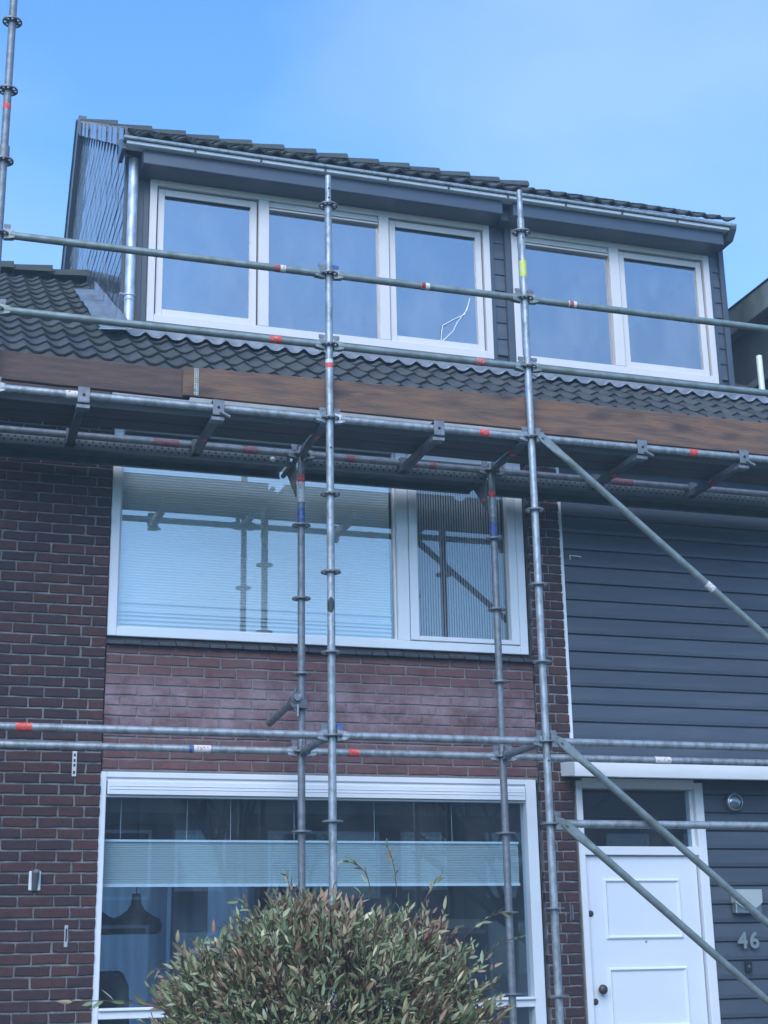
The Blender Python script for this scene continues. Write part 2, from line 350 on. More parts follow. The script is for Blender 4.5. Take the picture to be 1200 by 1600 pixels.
# tiled sill of the upper window
sl = MB().prism([(YS - .02, .742), (YS + .1, .742), (YS + .1, .80), (YS + .05, .80)], -1.2, 1.845, 'x').build('window_sill', M['mortar'], H)
tw = .1135
b = MB(); b.prism([(YS - .045, .735), (YS - .045, .752), (YS + .04, .797), (YS + .055, .79), (YS - .02, .735)], -tw / 2 + .004, tw / 2 - .004, 'x')
me = b.mesh('sill_tile', M['sill'])
for i in range(27):
    link('sill_tile', me, sl, (-1.2 + tw * (i + .5), random.uniform(-.002, .002), random.uniform(-.002, .002)))

def frame(name, x0, x1, z0, z1, yf, depth, wl_, wr, wt, wb, m, parent, bev=.004):
    b = MB().box(x0, x0 + wl_, yf, yf + depth, z0, z1).box(x1 - wr, x1, yf, yf + depth, z0, z1)
    b.box(x0 + wl_, x1 - wr, yf + .0015, yf + depth, z1 - wt, z1).box(x0 + wl_, x1 - wr, yf + .0015, yf + depth, z0, z0 + wb)
    return b.build(name, m, parent, bev)
def pane(x0, x1, z0, z1, y, m, parent):
    b = MB(); b.add([(x0, y, z0), (x1, y, z0), (x1, y, z1), (x0, y, z1)], [(0, 1, 2, 3)])
    o = link('pane', b.mesh('pane', m), parent); return o

# upper window
UZ0, UZ1 = .796, 2.33
w = frame('window', -1.197, 1.808, UZ0, UZ1, YF - .005, .12, .062, .062, .06, .062, M['alu'], H)
MB().box(.828, .914, YF, YF + .11, UZ0 + .062, UZ1 - .06).build('mullion', M['alu'], w, .004)
frame('sash', .918, 1.742, UZ0 + .066, UZ1 - .064, YF - .012, .07, .062, .062, .06, .034, M['alu'], w, .004)
frame('glazing_bead', -1.133, .826, UZ0 + .064, UZ1 - .064, YF + .03, .03, .012, .012, .012, .012, M['alu'], w, .002)
pane(-1.121, .814, UZ0 + .076, UZ1 - .076, YG, M['glass_up'], w)
pane(.978, 1.682, UZ0 + .10, UZ1 - .12, YG - .02, M['glass_side'], w)
MB().box(.978, 1.68, YG - .026, YG - .024, UZ0 + .1, UZ0 + .106).build('sash_seal', M['dark'], w)

# lower window
LZ0, LZ1 = -2.75, -.093
w = frame('window', -1.217, 1.815, LZ0, LZ1, YF - .005, .12, .053, .078, .036, .06, M['alu'], H)
MB().box(-1.164, 1.737, YF, YF + .1, -1.60, -1.535).build('transom_rail', M['alu'], w, .004)
MB().box(-1.164, 1.737, YF - .02, YF + .06, -1.552, -1.538).build('transom_nosing', M['white'], w, .003)
MB().box(-1.163, 1.736, YF + .012, YF + .08, -.15, -.1295).box(-1.163, 1.736, YF + .02, YF + .08, -.25, -.238).build('vent_surround', M['alu'], w)
g = MB().box(-1.157, 1.731, YF - .008, YF + .06, -.236, -.152)
g.box(-1.145, 1.72, YF - .012, YF - .008, -.205, -.200).box(-1.145, 1.72, YF - .012, YF - .008, -.185, -.180)
g.build('ventilation_grille', M['white'], w, .003)
pane(-1.16, 1.735, -1.535, -.25, YG, M['glass_low'], w)
pane(-1.16, 1.735, -2.69, -1.60, YG, M['glass_low'], w)

# inside: rooms behind the front windows
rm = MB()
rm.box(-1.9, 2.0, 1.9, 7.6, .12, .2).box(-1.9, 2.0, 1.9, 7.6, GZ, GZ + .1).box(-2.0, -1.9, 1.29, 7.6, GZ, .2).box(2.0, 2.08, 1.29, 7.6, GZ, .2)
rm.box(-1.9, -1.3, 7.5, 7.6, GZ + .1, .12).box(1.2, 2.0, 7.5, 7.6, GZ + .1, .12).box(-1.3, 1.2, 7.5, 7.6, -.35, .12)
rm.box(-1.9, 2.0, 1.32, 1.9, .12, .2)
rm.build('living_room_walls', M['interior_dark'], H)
rm = MB().box(-1.9, 2.0, 1.5, 5.0, 2.36, 2.42).box(-1.9, 2.0, 4.9, 5.0, .2, 2.4).box(-2.0, -1.9, 1.29, 5, .2, 2.4).box(2.0, 2.08, 1.29, 5, .2, 2.4)
rm.build('bedroom_walls', M['interior'], H)

hb = MB().box(2.09, 2.12, 1.32, 5, GZ, 2.42).box(5.0, 5.1, 1.32, 5, GZ, 2.42).box(2.12, 5, 4.9, 5, GZ, 2.42).box(2.12, 5, 1.32, 4.9, 2.36, 2.42).box(2.12, 5, 1.32, 4.9, .02, .1)
hb.box(2.09, 5.0, 1.29, 1.32, -.072, 2.42).box(3.13, 5.0, 1.29, 1.32, GZ, -.072)
hb.build('hall_walls', M['interior'], H)
# white edge strip and the dark weatherboarding over the door
MB().box(2.089, 2.122, YF - .002, YF + .05, .06, 2.42).build('edge_trim', M['white'], H)
cl = MB().box(2.122, 5.0, YF + .03, YF + .08, .03, 2.42).build('weatherboarding', M['dark'], H)
def board_mesh(L, hgt, m, name='weatherboard', lip=.02):
    b = MB(); y0 = 0
    prof = [(.004, 0), (-.007, .003), (-.008, hgt * .22), (.004, hgt - .009), (.02, hgt - .008), (.022, 0)]
    return b.prism(prof, 0, L, 'x').mesh(name, m)
BP = .1283
bmsh = board_mesh(5.0 - 2.124, BP, M['clad'])
z = .331 - BP * 3
while z < 2.36:
    link('weatherboard', bmsh, cl, (2.124, YF + .012 + random.uniform(-.0015, .0015), z)); z += BP
# canopy
cn = MB().prism([(.955, -.088), (YF, -.066), (YF, .03), (.955, .012)], 2.004, 5.4, 'x').build('door_canopy', M['white'], H, .003)
MB().box(1.999, 5.4, .925, .955, -.094, .006).build('canopy_fascia', M['white'], H, .004)
# door
df = MB().box(2.123, 2.17, YF, YF + .12, GZ, -.09).box(3.062, 3.13, YF, YF + .12, GZ, -.09)
df.box(2.17, 3.062, YF + .002, YF + .12, -.605, -.545).box(2.17, 3.062, YF + .002, YF + .12, -.14, -.07)
df = df.build('door_frame', M['white'], H, .004)
pane(2.17, 3.062, -.545, -.14, YF + .06, M['glass_low'], df)
MB().box(3.04, 3.062, YF + .05, YF + .11, -.54, -.145).build('fanlight_bead', M['white'], df)
dr = MB().box(2.178, 3.050, YF + .035, YF + .08, GZ + .03, -.61).build('front_door', M['door'], H, .003)
def moulding(x0, x1, z0, z1, y, wd=.028):
    pr = [(0, 0), (-.012, .006), (-.016, .014), (-.006, .022), (0, wd)]
    b = MB()
    for n in range(len(pr) - 1):
        (d0, o0), (d1, o1) = pr[n], pr[n + 1]
        def ring(d, o): return [(x0 + o, y + d, z0 + o), (x1 - o, y + d, z0 + o), (x1 - o, y + d, z1 - o), (x0 + o, y + d, z1 - o)]
        a, c = ring(d0, o0), ring(d1, o1)
        b.add(a + c, [(i, (i + 1) % 4, (i + 1) % 4 + 4, i + 4) for i in range(4)])
    return b.build('panel_moulding', M['door'], dr)
moulding(2.305, 2.905, -1.175, -.765, YF + .035)
moulding(2.305, 2.915, -1.76, -1.36, YF + .035)
kb = MB().lathe((2.24, YF + .035, -1.5), [(.001, .065), (.02, .064), (.031, .052), (.033, .042), (.028, .03), (.016, .022), (.014, .0)], 20, 'y')
kb.build('door_knob', M['knob'], dr)
for zz, nm in ((-1.0, 'door_lock'), (-1.58, 'door_lock')):
    MB().lathe((2.197, YF + .035, zz), [(.001, .008), (.017, .008), (.022, .004), (.022, 0)], 16, 'y').build(nm, M['knob'], dr)
MB().lathe((2.61, YF + .035, -1.19), [(.001, .006), (.007, .006), (.009, 0)], 12, 'y').build('peephole', M['steel'], dr)
# dark boards right of the door
cl2 = MB().box(3.13, 5.0, YF + .04, YF + .09, GZ, -.085).build('weatherboarding', M['dark'], H)
BP2 = .1285; bm2 = board_mesh(5.0 - 3.134, BP2, M['clad'])
z = -.299 - BP2 * 19
while z < -.12:
    if z > GZ: link('weatherboard', bm2, cl2, (3.134, YF + .022 + random.uniform(-.0015, .0015), z))
    z += BP2

# ------------------------------------------------------------------ eaves and main roof
T = .605; CP = 1 / math.sqrt(1 + T * T); SP = T * CP; ANG = math.atan(T)
def zr(y): return 3.79 + T * (y - 3.0)
MB().box(-1.26, 5.2, .86, .9, 2.36, 2.47).build('eaves_fascia', M['fascia'], H, .003)
MB().box(-4.2, -1.265, .87, .9, 2.3, 2.46).build('eaves_fascia', M['plank_dark'], H, .003)
MB().box(-4.2, 5.2, .9, YP, 2.42, 2.45).build('eaves_soffit', M['dark'], H)
RY = 5.95
rf = MB()
rf.add([(-4.2, .92, zr(.92) - .06), (5.2, .92, zr(.92) - .06), (5.2, RY, zr(RY) - .06), (-4.2, RY, zr(RY) - .06)], [(0, 1, 2, 3)])
rf.add([(-4.2, RY, zr(RY) - .06), (5.2, RY, zr(RY) - .06), (5.2, 10.5, 2.4), (-4.2, 10.5, 2.4)], [(0, 1, 2, 3)])
rf = rf.build('main_roof', M['dark'], H)
TW, GA = .33, .37
def tile_mesh(m, name='roof_tile', TW=.33, TL=.41, nw=2):
    n = 6 * nw; vs = []
    def h(x):
        t = (x / (TW / nw)) % 1.0
        return .0185 * math.cos(2 * math.pi * t + .5 * math.sin(2 * math.pi * t))
    for k in range(n + 1):
        x = TW * k / n + (.006 if k == n else 0)
        vs += [(x, 0, h(x) + .022), (x, TL, h(x)), (x, .003, h(x) + .003)]
    fs = []
    for k in range(n):
        a = 3 * k; fs += [(a, a + 3, a + 4, a + 1), (a, a + 2, a + 5, a + 3)]
    b = MB(); b.add(vs, fs, True)
    for i in range(len(b.s)): b.s[i] = (i % 2 == 0)
    return b.mesh(name, m)
tm = tile_mesh(M['tile']); tmm = tile_mesh(M['tile_moss'])
def put_tile(me, parent, x, y, zfun):
    return link('roof_tile', me, parent, (x + random.uniform(-.003, .003), y, zfun(y) - .022 + random.uniform(-.002, .002)), (ANG + random.uniform(-.006, .006), random.uniform(-.005, .005), random.uniform(-.004, .004)))
x0 = -2.62
st = MB()
nrow = int((RY - .95) / (GA * CP)) + 1
for j in range(nrow):
    y = .95 + j * GA * CP
    for i in range(-5, 25):
        x = x0 + i * TW
        if x > 5.15: continue
        if y > 2.85 and x > -1.2 and x < 4.86: continue
        if y > 2.5 and x > -1.03 and x < 4.8 and y > 2.9: continue
        vis = x > -2.7 and y > 1.2 and x < 5.2
        if vis: put_tile(tm if (x > -.9 or random.random() < .55) else tmm, rf, x, y, zr)
        else:
            o_ = tm; c, s_ = CP, SP
            st.add([(x + v.co.x, y + v.co.y * c - v.co.z * s_, zr(y) - .022 + v.co.y * s_ + v.co.z * c) for v in o_.vertices], [tuple(q.vertices) for q in o_.polygons], True)
o = st.build('roof_tile', M['tile'], rf); o['kind'] = 'stuff'
# ridge tiles of the main roof
rg = MB(); n = 8; vs = []
for e, (yy, rad) in enumerate(((0, .098), (.43, .128))):
    for i in range(n + 1):
        a = math.pi * i / n; vs.append((yy, -rad * 1.25 * math.cos(a), rad * math.sin(a) - .04))
rg.add(vs, [(i, i + 1, i + n + 2, i + n + 1) for i in range(n)], True); rg.add(vs[n + 1:], [tuple(range(n + 1))])
rgm = rg.mesh('ridge_tile', M['tile_moss'])
ridge = MB().box(-4.2, -1.0, RY - .02, RY + .02, zr(RY) - .1, zr(RY) - .02).build('roof_ridge', M['tile_moss'], H)
x = -1.36
for i in range(8):
    link('ridge_tile', rgm, ridge, (x, RY, zr(RY) + .03 + random.uniform(-.008, .008)), (0, R(-1.6) + random.uniform(-.014, .014), random.uniform(-.012, .012))); x -= .39

# ------------------------------------------------------------------ dormer
YD = 3.0; DX0, DX1 = -.955, 4.86
zg = 5.32                                # underside of the dormer gutter
def zu(y): return 5.455 + T * (y - 2.66)   # upper roof plane
UY = 7.1
dfm = MB()
dfm.box(DX0, -.75, YD, YD + .08, 3.80, 5.30).box(2.38, 2.60, YD + .03, YD + .08, 3.80, 5.30).box(4.665, DX1, YD + .03, YD + .08, 3.80, 5.30)
dfm.box(-.75, 2.38, YD, YD + .08, 3.80, 3.865).box(2.60, 4.665, YD, YD + .08, 3.80, 3.865).box(-.75, 4.665, YD + .01, YD + .08, 5.2, 5.32)
dfm = dfm.build('dormer_front', M['dark'], H)
MB().box(DX0 - .012, DX0 + .07, YD - .02, YD + .03, 3.82, 5.33).build('corner_board', M['dark'], dfm, .003)
MB().box(-.80, -.752, YD - .012, YD + .03, 3.84, 5.2).build('trim_board', M['dark'], dfm, .003)
MB().box(2.384, 2.428, YD - .012, YD + .03, 3.80, 5.2).build('trim_board', M['dark'], dfm, .003)
MB().box(2.535, 2.596, YD - .03, YD + .03, 3.80, 5.31).build('trim_board', M['dark'], dfm, .003)
MB().box(2.45, 2.53, YD - .16, YD + .03, 5.2, 5.31).build('trim_board', M['dark'], dfm, .003)
MB().box(4.67, 4.715, YD - .012, YD + .03, 3.80, 5.2).build('trim_board', M['dark'], dfm, .003)
MB().box(4.79, 4.845, YD - .02, YD + .03, 3.80, 5.33).build('corner_board', M['dark'], dfm, .003)
def dslat(L, m): return MB().prism([(.004, .002), (-.012, .002), (-.012, .02), (-.002, .157), (.012, .157), (.012, 0)], 0, L, 'x').mesh('siding_board', m)
ds1 = dslat(2.534 - 2.43, M['clad']); ds2 = dslat(4.788 - 4.717, M['clad'])
z = 5.049 - .16 * 8
while z < 5.2:
    for me, xx in ((ds1, 2.43), (ds2, 4.717)):
        if z > 3.78: link('siding_board', me, dfm, (xx, YD + .016, z))
    z += .16
# cheeks: horizontal boards, the near one in view
def chk(side_x, s, full):
    body = MB().prism([(YD + .02, 3.75), (YD + .02, 5.42), (UY, zu(UY) - .12), (8.2, 6.62), (8.2, 4.6), (RY, zr(RY) - .1)], side_x, side_x + s * .05, 'x').build('dormer_cheek', M['dark'], H)
    z = 3.84
    while z < 7.95:
        za = z + .08
        ya = max(YD + .075, YD + (za - 3.79) / T - .02) if za > 3.79 + .02 else YD + .075
        ya = YD + .035
        yb = min(8.15 - max(0, (za - 6.66)) / 1.3, 8.12)
        # clip against the roof slope below and the verge above
        lo_y = YD + .035 if za < 5.40 else 2.66 + (za - 5.25) / T
        hi_y = min(yb, 2.95 + (za - 3.70) / T) if za < zr(RY) else yb
        if hi_y - lo_y > .1:
            # staggered glossy shingles, each a little out of plane
            x0, x1 = side_x - s * .002, side_x - s * .014
            row = int(round(z / .16)); y = lo_y - (.19 if row % 2 else 0)
            while y < hi_y - .03:
                ya_, yb_ = max(y, lo_y), min(y + .375, hi_y)
                if yb_ - ya_ > .03:
                    ln = yb_ - ya_
                    b = MB(); b.prism([(x1 - x0 + s * .004, .001), (x1 - x0, .006), (x1 - x0 + s * .003, .152), (x1 - x0 + s * .006, .158), (0, .158), (0, .001)], .002, ln - .002, 'y')
                    o = b.build('shingle', M['cheek'], body); o.location = (x0 + random.uniform(-.0015, .0015), ya_, z)
                    o.rotation_euler = (random.uniform(-.003, .003), random.uniform(-.006, .006), s * random.uniform(-.009, .001))
                y += .38
        z += .16
    return body
chk(DX0, 1, True)
chk(DX1, -1, False)
# upper roof: tiles from the gutter up to the raised ridge
ur = MB().add([(DX0 - .06, 2.7, zu(2.7) - .05), (DX1 + .06, 2.7, zu(2.7) - .05), (DX1 + .06, UY, zu(UY) - .05), (DX0 - .06, UY, zu(UY) - .05)], [(0, 1, 2, 3)])
ur.add([(DX0 - .06, UY, zu(UY) - .05), (DX1 + .06, UY, zu(UY) - .05), (DX1 + .06, 8.3, 6.55), (DX0 - .06, 8.3, 6.55)], [(0, 1, 2, 3)])
ur = ur.build('dormer_roof', M['dark'], H)
j = 0; y = 2.68
while y < UY - .1:
    for i in range(18):
        x = DX0 - .03 + i * .3215
        put_tile(tmm if random.random() < .7 else tm, ur, x, y, zu)
    y += GA * CP * 1.13
x = DX0 - .05
rdg = MB().box(DX0 - .04, DX1 + .04, UY - .03, UY + .03, zu(UY) - .1, zu(UY) - .02).build('dormer_ridge', M['tile_moss'], H)
while x < DX1 - .3:
    link('ridge_tile', rgm, rdg, (x, UY, zu(UY) - .015 + random.uniform(-.008, .008)), (0, R(-1.5) + random.uniform(-.015, .015), random.uniform(-.012, .012))); x += .40
# verge tiles hanging over the cheek
vg = MB().prism([(2.75, zu(2.75) - .03), (UY, zu(UY) - .03), (UY, zu(UY) - .08), (2.75, zu(2.75) - .08)], DX0 - .04, DX0 + .02, 'x').build('verge', M['dark'], H)
vt = MB().prism([(0, .0), (.45, .45 * T), (.45, .45 * T - .17), (0, -.17)], -.012, 0, 'x').box(-.012, .05, 0, .012, -.17, .02).mesh('verge_tile', M['cheek'])
y = 2.80
for i in range(10):
    link('verge_tile', vt, vg, (DX0 - .048 - .004 * (i % 2), y, zu(y) + .008), (R(random.uniform(-.6, .6)), 0, R(random.uniform(-1.6, -.6)))); y += .44
MB().prism([(UY - .1, zu(UY) + .04), (UY + .05, zu(UY) + .05), (8.35, 6.58), (8.22, 6.40), (UY - .1, zu(UY) - .2)], DX0 - .07, DX0 + .02, 'x').build('rear_verge_board', M['dark'], H)
bt = MB()
for i in range(5):
    a = i / 5; yy = UY + .06 + a * 1.2; zz = zu(UY) + .05 - a * 1.2 * 1.3
    bt.prism([(yy, zz), (yy + .26, zz - .30), (yy + .30, zz - .27), (yy + .03, zz + .045)], DX0 - .085, DX0 + .3, 'x')
bt.build('rear_verge_tiles', M['tile_moss'], H)
# roller shutter boxes
for xa, xb in ((-.85, 2.425), (2.53, 4.705)):
    MB().prism([(2.738, 5.20), (2.728, 5.206), (2.728, 5.336), (YD - .002, 5.336), (YD - .002, 5.20)], xa, xb, 'x').build('roller_shutter_box', M['shutter'], H, .004)
# gutter: pale front with dark joints, bright lip, dark shadow line
gt = MB().prism([(2.672, 5.334), (2.666, 5.338), (2.664, 5.362), (2.70, 5.364), (2.78, 5.364), (2.78, 5.3375)], -1.0, 4.74, 'x').build('gutter', mat('gutter_pale', (.80, .81, .82), .45, col2=(.66, .68, .70), scale=4), H)
MB().prism([(2.632, 5.368), (2.626, 5.384), (2.634, 5.390), (2.66, 5.378), (2.76, 5.378), (2.76, 5.368)], -1.03, 4.79, 'x').build('gutter_lip', M['zinc'], gt)
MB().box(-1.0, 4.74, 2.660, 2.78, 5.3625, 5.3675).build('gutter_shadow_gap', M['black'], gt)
MB().prism([(2.70, 5.30), (2.70, 5.39), (2.95, 5.52), (2.95, 5.30)], -1.035, -1.0, 'x').build('gutter_end', M['dark'], gt)
MB().prism([(2.64, 5.34), (2.63, 5.39), (2.95, 5.52), (2.95, 5.25), (2.72, 5.25)], 4.80, 4.74, 'x').build('gutter_end', M['dark'], gt)
for i in range(9):
    xx = -.42 + i * .575
    MB().box(xx - .008, xx + .008, 2.655, 2.667, 5.338, 5.362).build('gutter_bracket', M['dark'], gt)
# downpipe
dp = MB().tube((-.905, 2.90, 3.72), (-.905, 2.90, 5.32), .042, 18).build('downpipe', M['zinc'], H)
MB().tube((-.905, 2.90, 4.04), (-.905, 2.90, 4.062), .049, 18).tube((-.905, 2.90, 4.0), (-.905, 2.90, 4.012), .047, 18).tube((-.955, 2.90, 4.052), (-.985, 2.89, 4.055), .011, 8).build('pipe_collar', M['zinc'], dp)

def dormer_window(x0, x1, mull, kinds):
    z0, z1 = 3.864, 5.202
    w = frame('window', x0, x1, z0, z1, YD - .035, .11, .062, .062, .055, .075, M['wood_frame'], H)
    edges = [x0 + .062] + [e for m_ in mull for e in m_] + [x1 - .062]
    for a, b_ in mull:
        MB().box(a, b_, YD - .033, YD + .07, z0 + .075, z1 - .055).build('mullion', M['wood_frame'], w, .004)
    for i, kd in enumerate(kinds):
        a, b_ = edges[2 * i], edges[2 * i + 1]
        if kd == 'sash':
            frame('sash', a + .012, b_ - .012, z0 + .08, z1 - .068, YD - .005, .06, .058, .058, .062, .062, M['wood_frame'], w, .004)
            pane(a + .068, b_ - .068, z0 + .14, z1 - .128, YD + .02, M['glass_dormer'], w)
            MB().box(a + .07, b_ - .07, YD - .0, YD + .019, z1 - .138, z1 - .129).build('glazing_seal', M['black'], w)
        else:
            vn = MB().box(a + .004, b_ - .004, YD - .022, YD + .05, z1 - .112, z1 - .1).box(a + .004, b_ - .004, YD - .026, YD + .05, z1 - .142, z1 - .124).box(a + .004, b_ - .004, YD - .01, YD + .05, z1 - .1, z1 - .058)
            vn.build('ventilation_strip', M['wood_frame'], w, .002)
            MB().box(a + .006, b_ - .006, YD + .0, YD + .045, z1 - .1235, z1 - .1125).build('vent_slot', M['black'], w)
            pane(a, b_, z0 + .075, z1 - .142, YD + .02, M['glass_dormer'], w)
    return w
dormer_window(-.748, 2.382, [(.208, .302), (1.312, 1.406)], ['sash', 'fixed', 'sash'])
dormer_window(2.60, 4.666, [(3.598, 3.698)], ['fixed', 'sash'])
# attic room
MB().box(DX0 + .06, DX1 - .06, YD + .5, 6.4, 5.28, 5.34).box(DX0 + .06, DX1 - .06, 6.3, 6.4, 3.0, 5.3).box(DX0 + .06, DX1 - .06, YD + .09, 6.4, 2.9, 3.0).box(2.44, 2.52, YD + .09, 6.4, 3.0, 5.28).build('attic_walls', M['interior'], H)

# lead flashing dressed over the tiles under the dormer
def tile_h(x):
    t = ((x - x0f) / (TW / 2)) % 1.0
    return .021 * math.cos(2 * math.pi * t + .5 * math.sin(2 * math.pi * t))
x0f = -2.62
def lead_strip(xa, xb, seed):
    rg_ = random.Random(seed); n = int((xb - xa) / .02); vs = []; prof = [0, .08, .18, .29, .39, .46]
    ed = 0
    for k in range(n + 1):
        x = xa + (xb - xa) * k / n; ed *= .95; ed += rg_.uniform(-.003, .003)
        vs.append((x, YD - .015, zr(YD) + .065))
        for d in prof:
            dd = d + (ed if d > .4 else 0)
            y = YD - .02 - dd * CP; hh = tile_h(x) * min(.92, .1 + d * 2.2) + rg_.uniform(-.0022, .0022)
            vs.append((x, y - hh * SP * .4, zr(YD - .02) - dd * SP + hh + .034))
    m_ = len(prof) + 1; fs = []
    for k in range(n):
        for i in range(m_ - 1):
            a = k * m_ + i; fs.append((a, a + 1, a + 1 + m_, a + m_))
    b = MB(); b.add(vs, fs, True); o = b.build('lead_sheet', M['lead'], fl)
    so = o.modifiers.new('thick', 'SOLIDIFY'); so.thickness = .003
fl = MB().box(DX0, DX1, YD - .012, YD, zr(YD) + .02, zr(YD) + .07).build('lead_flashing', M['lead'], H)
cuts = [-.97, .38, 1.55, 2.62, 3.75, 5.05]
for i in range(5): lead_strip(cuts[i] + .004, cuts[i + 1] - .004, i)
# soakers along the near cheek
sk = MB()
for i, (ya, yb) in enumerate(((2.45, 3.15), (3.1, 4.15), (4.1, 5.0))):
    n = 8; vs = []
    for k in range(n + 1):
        y = ya + (yb - ya) * k / n
        for xx, hh in ((DX0 - .02, .14), (DX0 - .025, .05), (DX0 - .10, .045 + .006 * math.sin(k * 2.1)), (DX0 - .215, .03 + .008 * math.sin(k * 1.7 + i))):
            vs.append((xx - (.03 if k == 0 else 0) * (xx < DX0 - .2), y, zr(y) + hh + .012 * (2 - i) + .01))
    b = MB(); b.add(vs, [(4 * k + q, 4 * k + q + 1, 4 * k + q + 5, 4 * k + q + 4) for k in range(n) for q in range(3)], True)
    o = b.build('lead_soaker', M['lead'], fl); so = o.modifiers.new('thick', 'SOLIDIFY'); so.thickness = .003

# ------------------------------------------------------------------ neighbour on the right with a flat-roofed dormer, and house beyond
N = thing('neighbouring_house', 'neighbouring house with grey rendered flat roofed dormer right of the dark dormer', 'house')
MB().box(5.46, 9.5, 2.72, 6.6, 2.6, 4.78).build('dormer_wall', M['render_dark'], N)
MB().box(5.34, 9.6, 2.60, 6.7, 4.78, 5.05).build('roof_fascia', M['render'], N, .006)
MB().box(5.33, 9.61, 2.59, 6.71, 5.05, 5.065).build('roof_edge', M['tile_moss'], N)
MB().box(5.22, 9.5, YP + .02, 7.0, GZ, 2.5).build('wall', M['far_brick'], N)
nr = MB().add([(5.21, .95, 2.52), (9.5, .95, 2.52), (9.5, 6.5, 5.88), (5.21, 6.5, 5.88)], [(0, 1, 2, 3)]).build('roof', M['tile'], N)
MB().box(5.3, 5.46, 2.6, 3.9, 4.05, 4.12).build('lead_flashing', M['lead'], N)
MB().box(5.215, 5.24, 1.7, 5, zr(1.7) - .05, zr(1.7) - .045).build('party_strip', M['lead'], N)
vp = thing('vent_pipe', 'short white vent pipe standing on the tiles beside the grey neighbouring dormer', 'pipe', loc=(5.18, 3.05, zr(3.05)))
MB().tube((0, 0, -.05), (0, 0, .42), .03, 14).build('pipe', M['white'], vp)
MB().tube((0, 0, .0), (0, 0, .06), .045, 14, r2=.034).build('pipe_collar', M['lead'], vp)

# ------------------------------------------------------------------ scaffold
SC = thing('scaffold', 'galvanised tube scaffold with diagonal braces standing in front of the house', 'scaffold')
XA, XB, XC, XD, YB = 0.0, 1.3794, -2.087, 3.92, .7174
TR = .0243
ro = MB(); n = 32
def ann(b, r1, r2, z0, z1, n=32):
    vs = []
    for rr_, zz in ((r1, z0), (r2, z0), (r2, z1), (r1, z1)):
        for i in range(n):
            a = 2 * math.pi * i / n; vs.append((rr_ * math.cos(a), rr_ * math.sin(a), zz))
    b.add(vs, [(k * n + i, k * n + (i + 1) % n, ((k + 1) % 4) * n + (i + 1) % n, ((k + 1) % 4) * n + i) for k in range(4) for i in range(n)])
ann(ro, .024, .036, -.005, .005); ann(ro, .053, .062, -.005, .005)
for i in range(8):
    a = math.pi / 4 * i + math.pi / 8; c, s_ = math.cos(a), math.sin(a); hw = .007 if i % 2 else .011
    ro.add([(r_ * c - sg * hw * s_, r_ * s_ + sg * hw * c, z_) for z_ in (-.004, .004) for r_, sg in ((.034, -1), (.034, 1), (.055, 1), (.055, -1))],
           [(0, 1, 2, 3), (7, 6, 5, 4), (0, 3, 7, 4), (1, 5, 6, 2)])
rom = ro.mesh('rosette', M['galv_dull'])
def standard(x, y, z0, z1, ks, m, spigot=False, splice=()):
    b = MB().tube((0, 0, z0), (0, 0, z1), TR, 20)
    if spigot: b.tube((0, 0, z1), (0, 0, z1 + .22), .0195, 16)
    for zs in splice: b.tube((0, 0, zs - .004), (0, 0, zs + .004), TR + .0006, 20)
    o = b.build('standard', m, SC); o.location = (x, y, 0)
    for k in ks: link('rosette', rom, o, (0, 0, .5 * k))
    MB().box(-.075, .075, -.075, .075, GZ + .004, GZ + .012).build('base_plate', M['galv_dull'], o)
    return o
def band(parent, a, b, m, name='marking_tape', r=TR + .0012):
    return MB().tube(a, b, r, 20).build(name, m, parent)
sA = standard(XA, 0, GZ + .012, 3.50, range(-5, 8), M['galv'], True, (1.72,))
sB = standard(XB, 0, GZ + .012, 3.60, range(-5, 8), M['galv'], True, (-.09, 1.7))
sA2 = standard(XA, YB, GZ + .012, 2.05, range(-5, 5), M['galv_dull'])
sB2 = standard(XB, YB, GZ + .012, 2.05, range(-5, 5), M['galv_dull'])
sC = standard(XC, 0, GZ + .012, 5.2, [-5, -4, -3, -2, -1, 0, 1, 2, 3, 4, 5, 6, 7, 8, 9, 10], M['galv_dull'], False, (3.6,))
MB().tube((0, 0, 3.52), (0, 0, 3.60), .034, 18).build('collar', M['galv_dull'], sC)
sC2 = standard(XC, YB, GZ + .012, 2.05, range(-5, 5), M['galv_dull'])
sD = standard(XD, 0, GZ + .012, 3.5, range(-5, 8), M['galv'])
sD2 = standard(XD, YB, GZ + .012, 2.05, range(-5, 5), M['galv_dull'])
band(sA, (0, 0, 2.335), (0, 0, 2.40), M['white_tape']); band(sA, (0, 0, 2.34), (0, 0, 2.375), M['red_tape'], r=TR + .002)
band(sB, (0, 0, 3.16), (0, 0, 3.28), M['yellow_tape'])
band(sC, (0, 0, 3.86), (0, 0, 3.90), M['red_tape'])
for s_, dz in ((sA2, 0), (sB2, 0)):
    band(s_, (0, 0, 1.80), (0, 0, 1.85), M['red_tape']); band(s_, (0, 0, 1.66), (0, 0, 1.80), M['white_tape'] if s_ is sA2 else M['galv'])
    band(s_, (0, 0, 1.52), (0, 0, 1.62), M['blue_tape'])
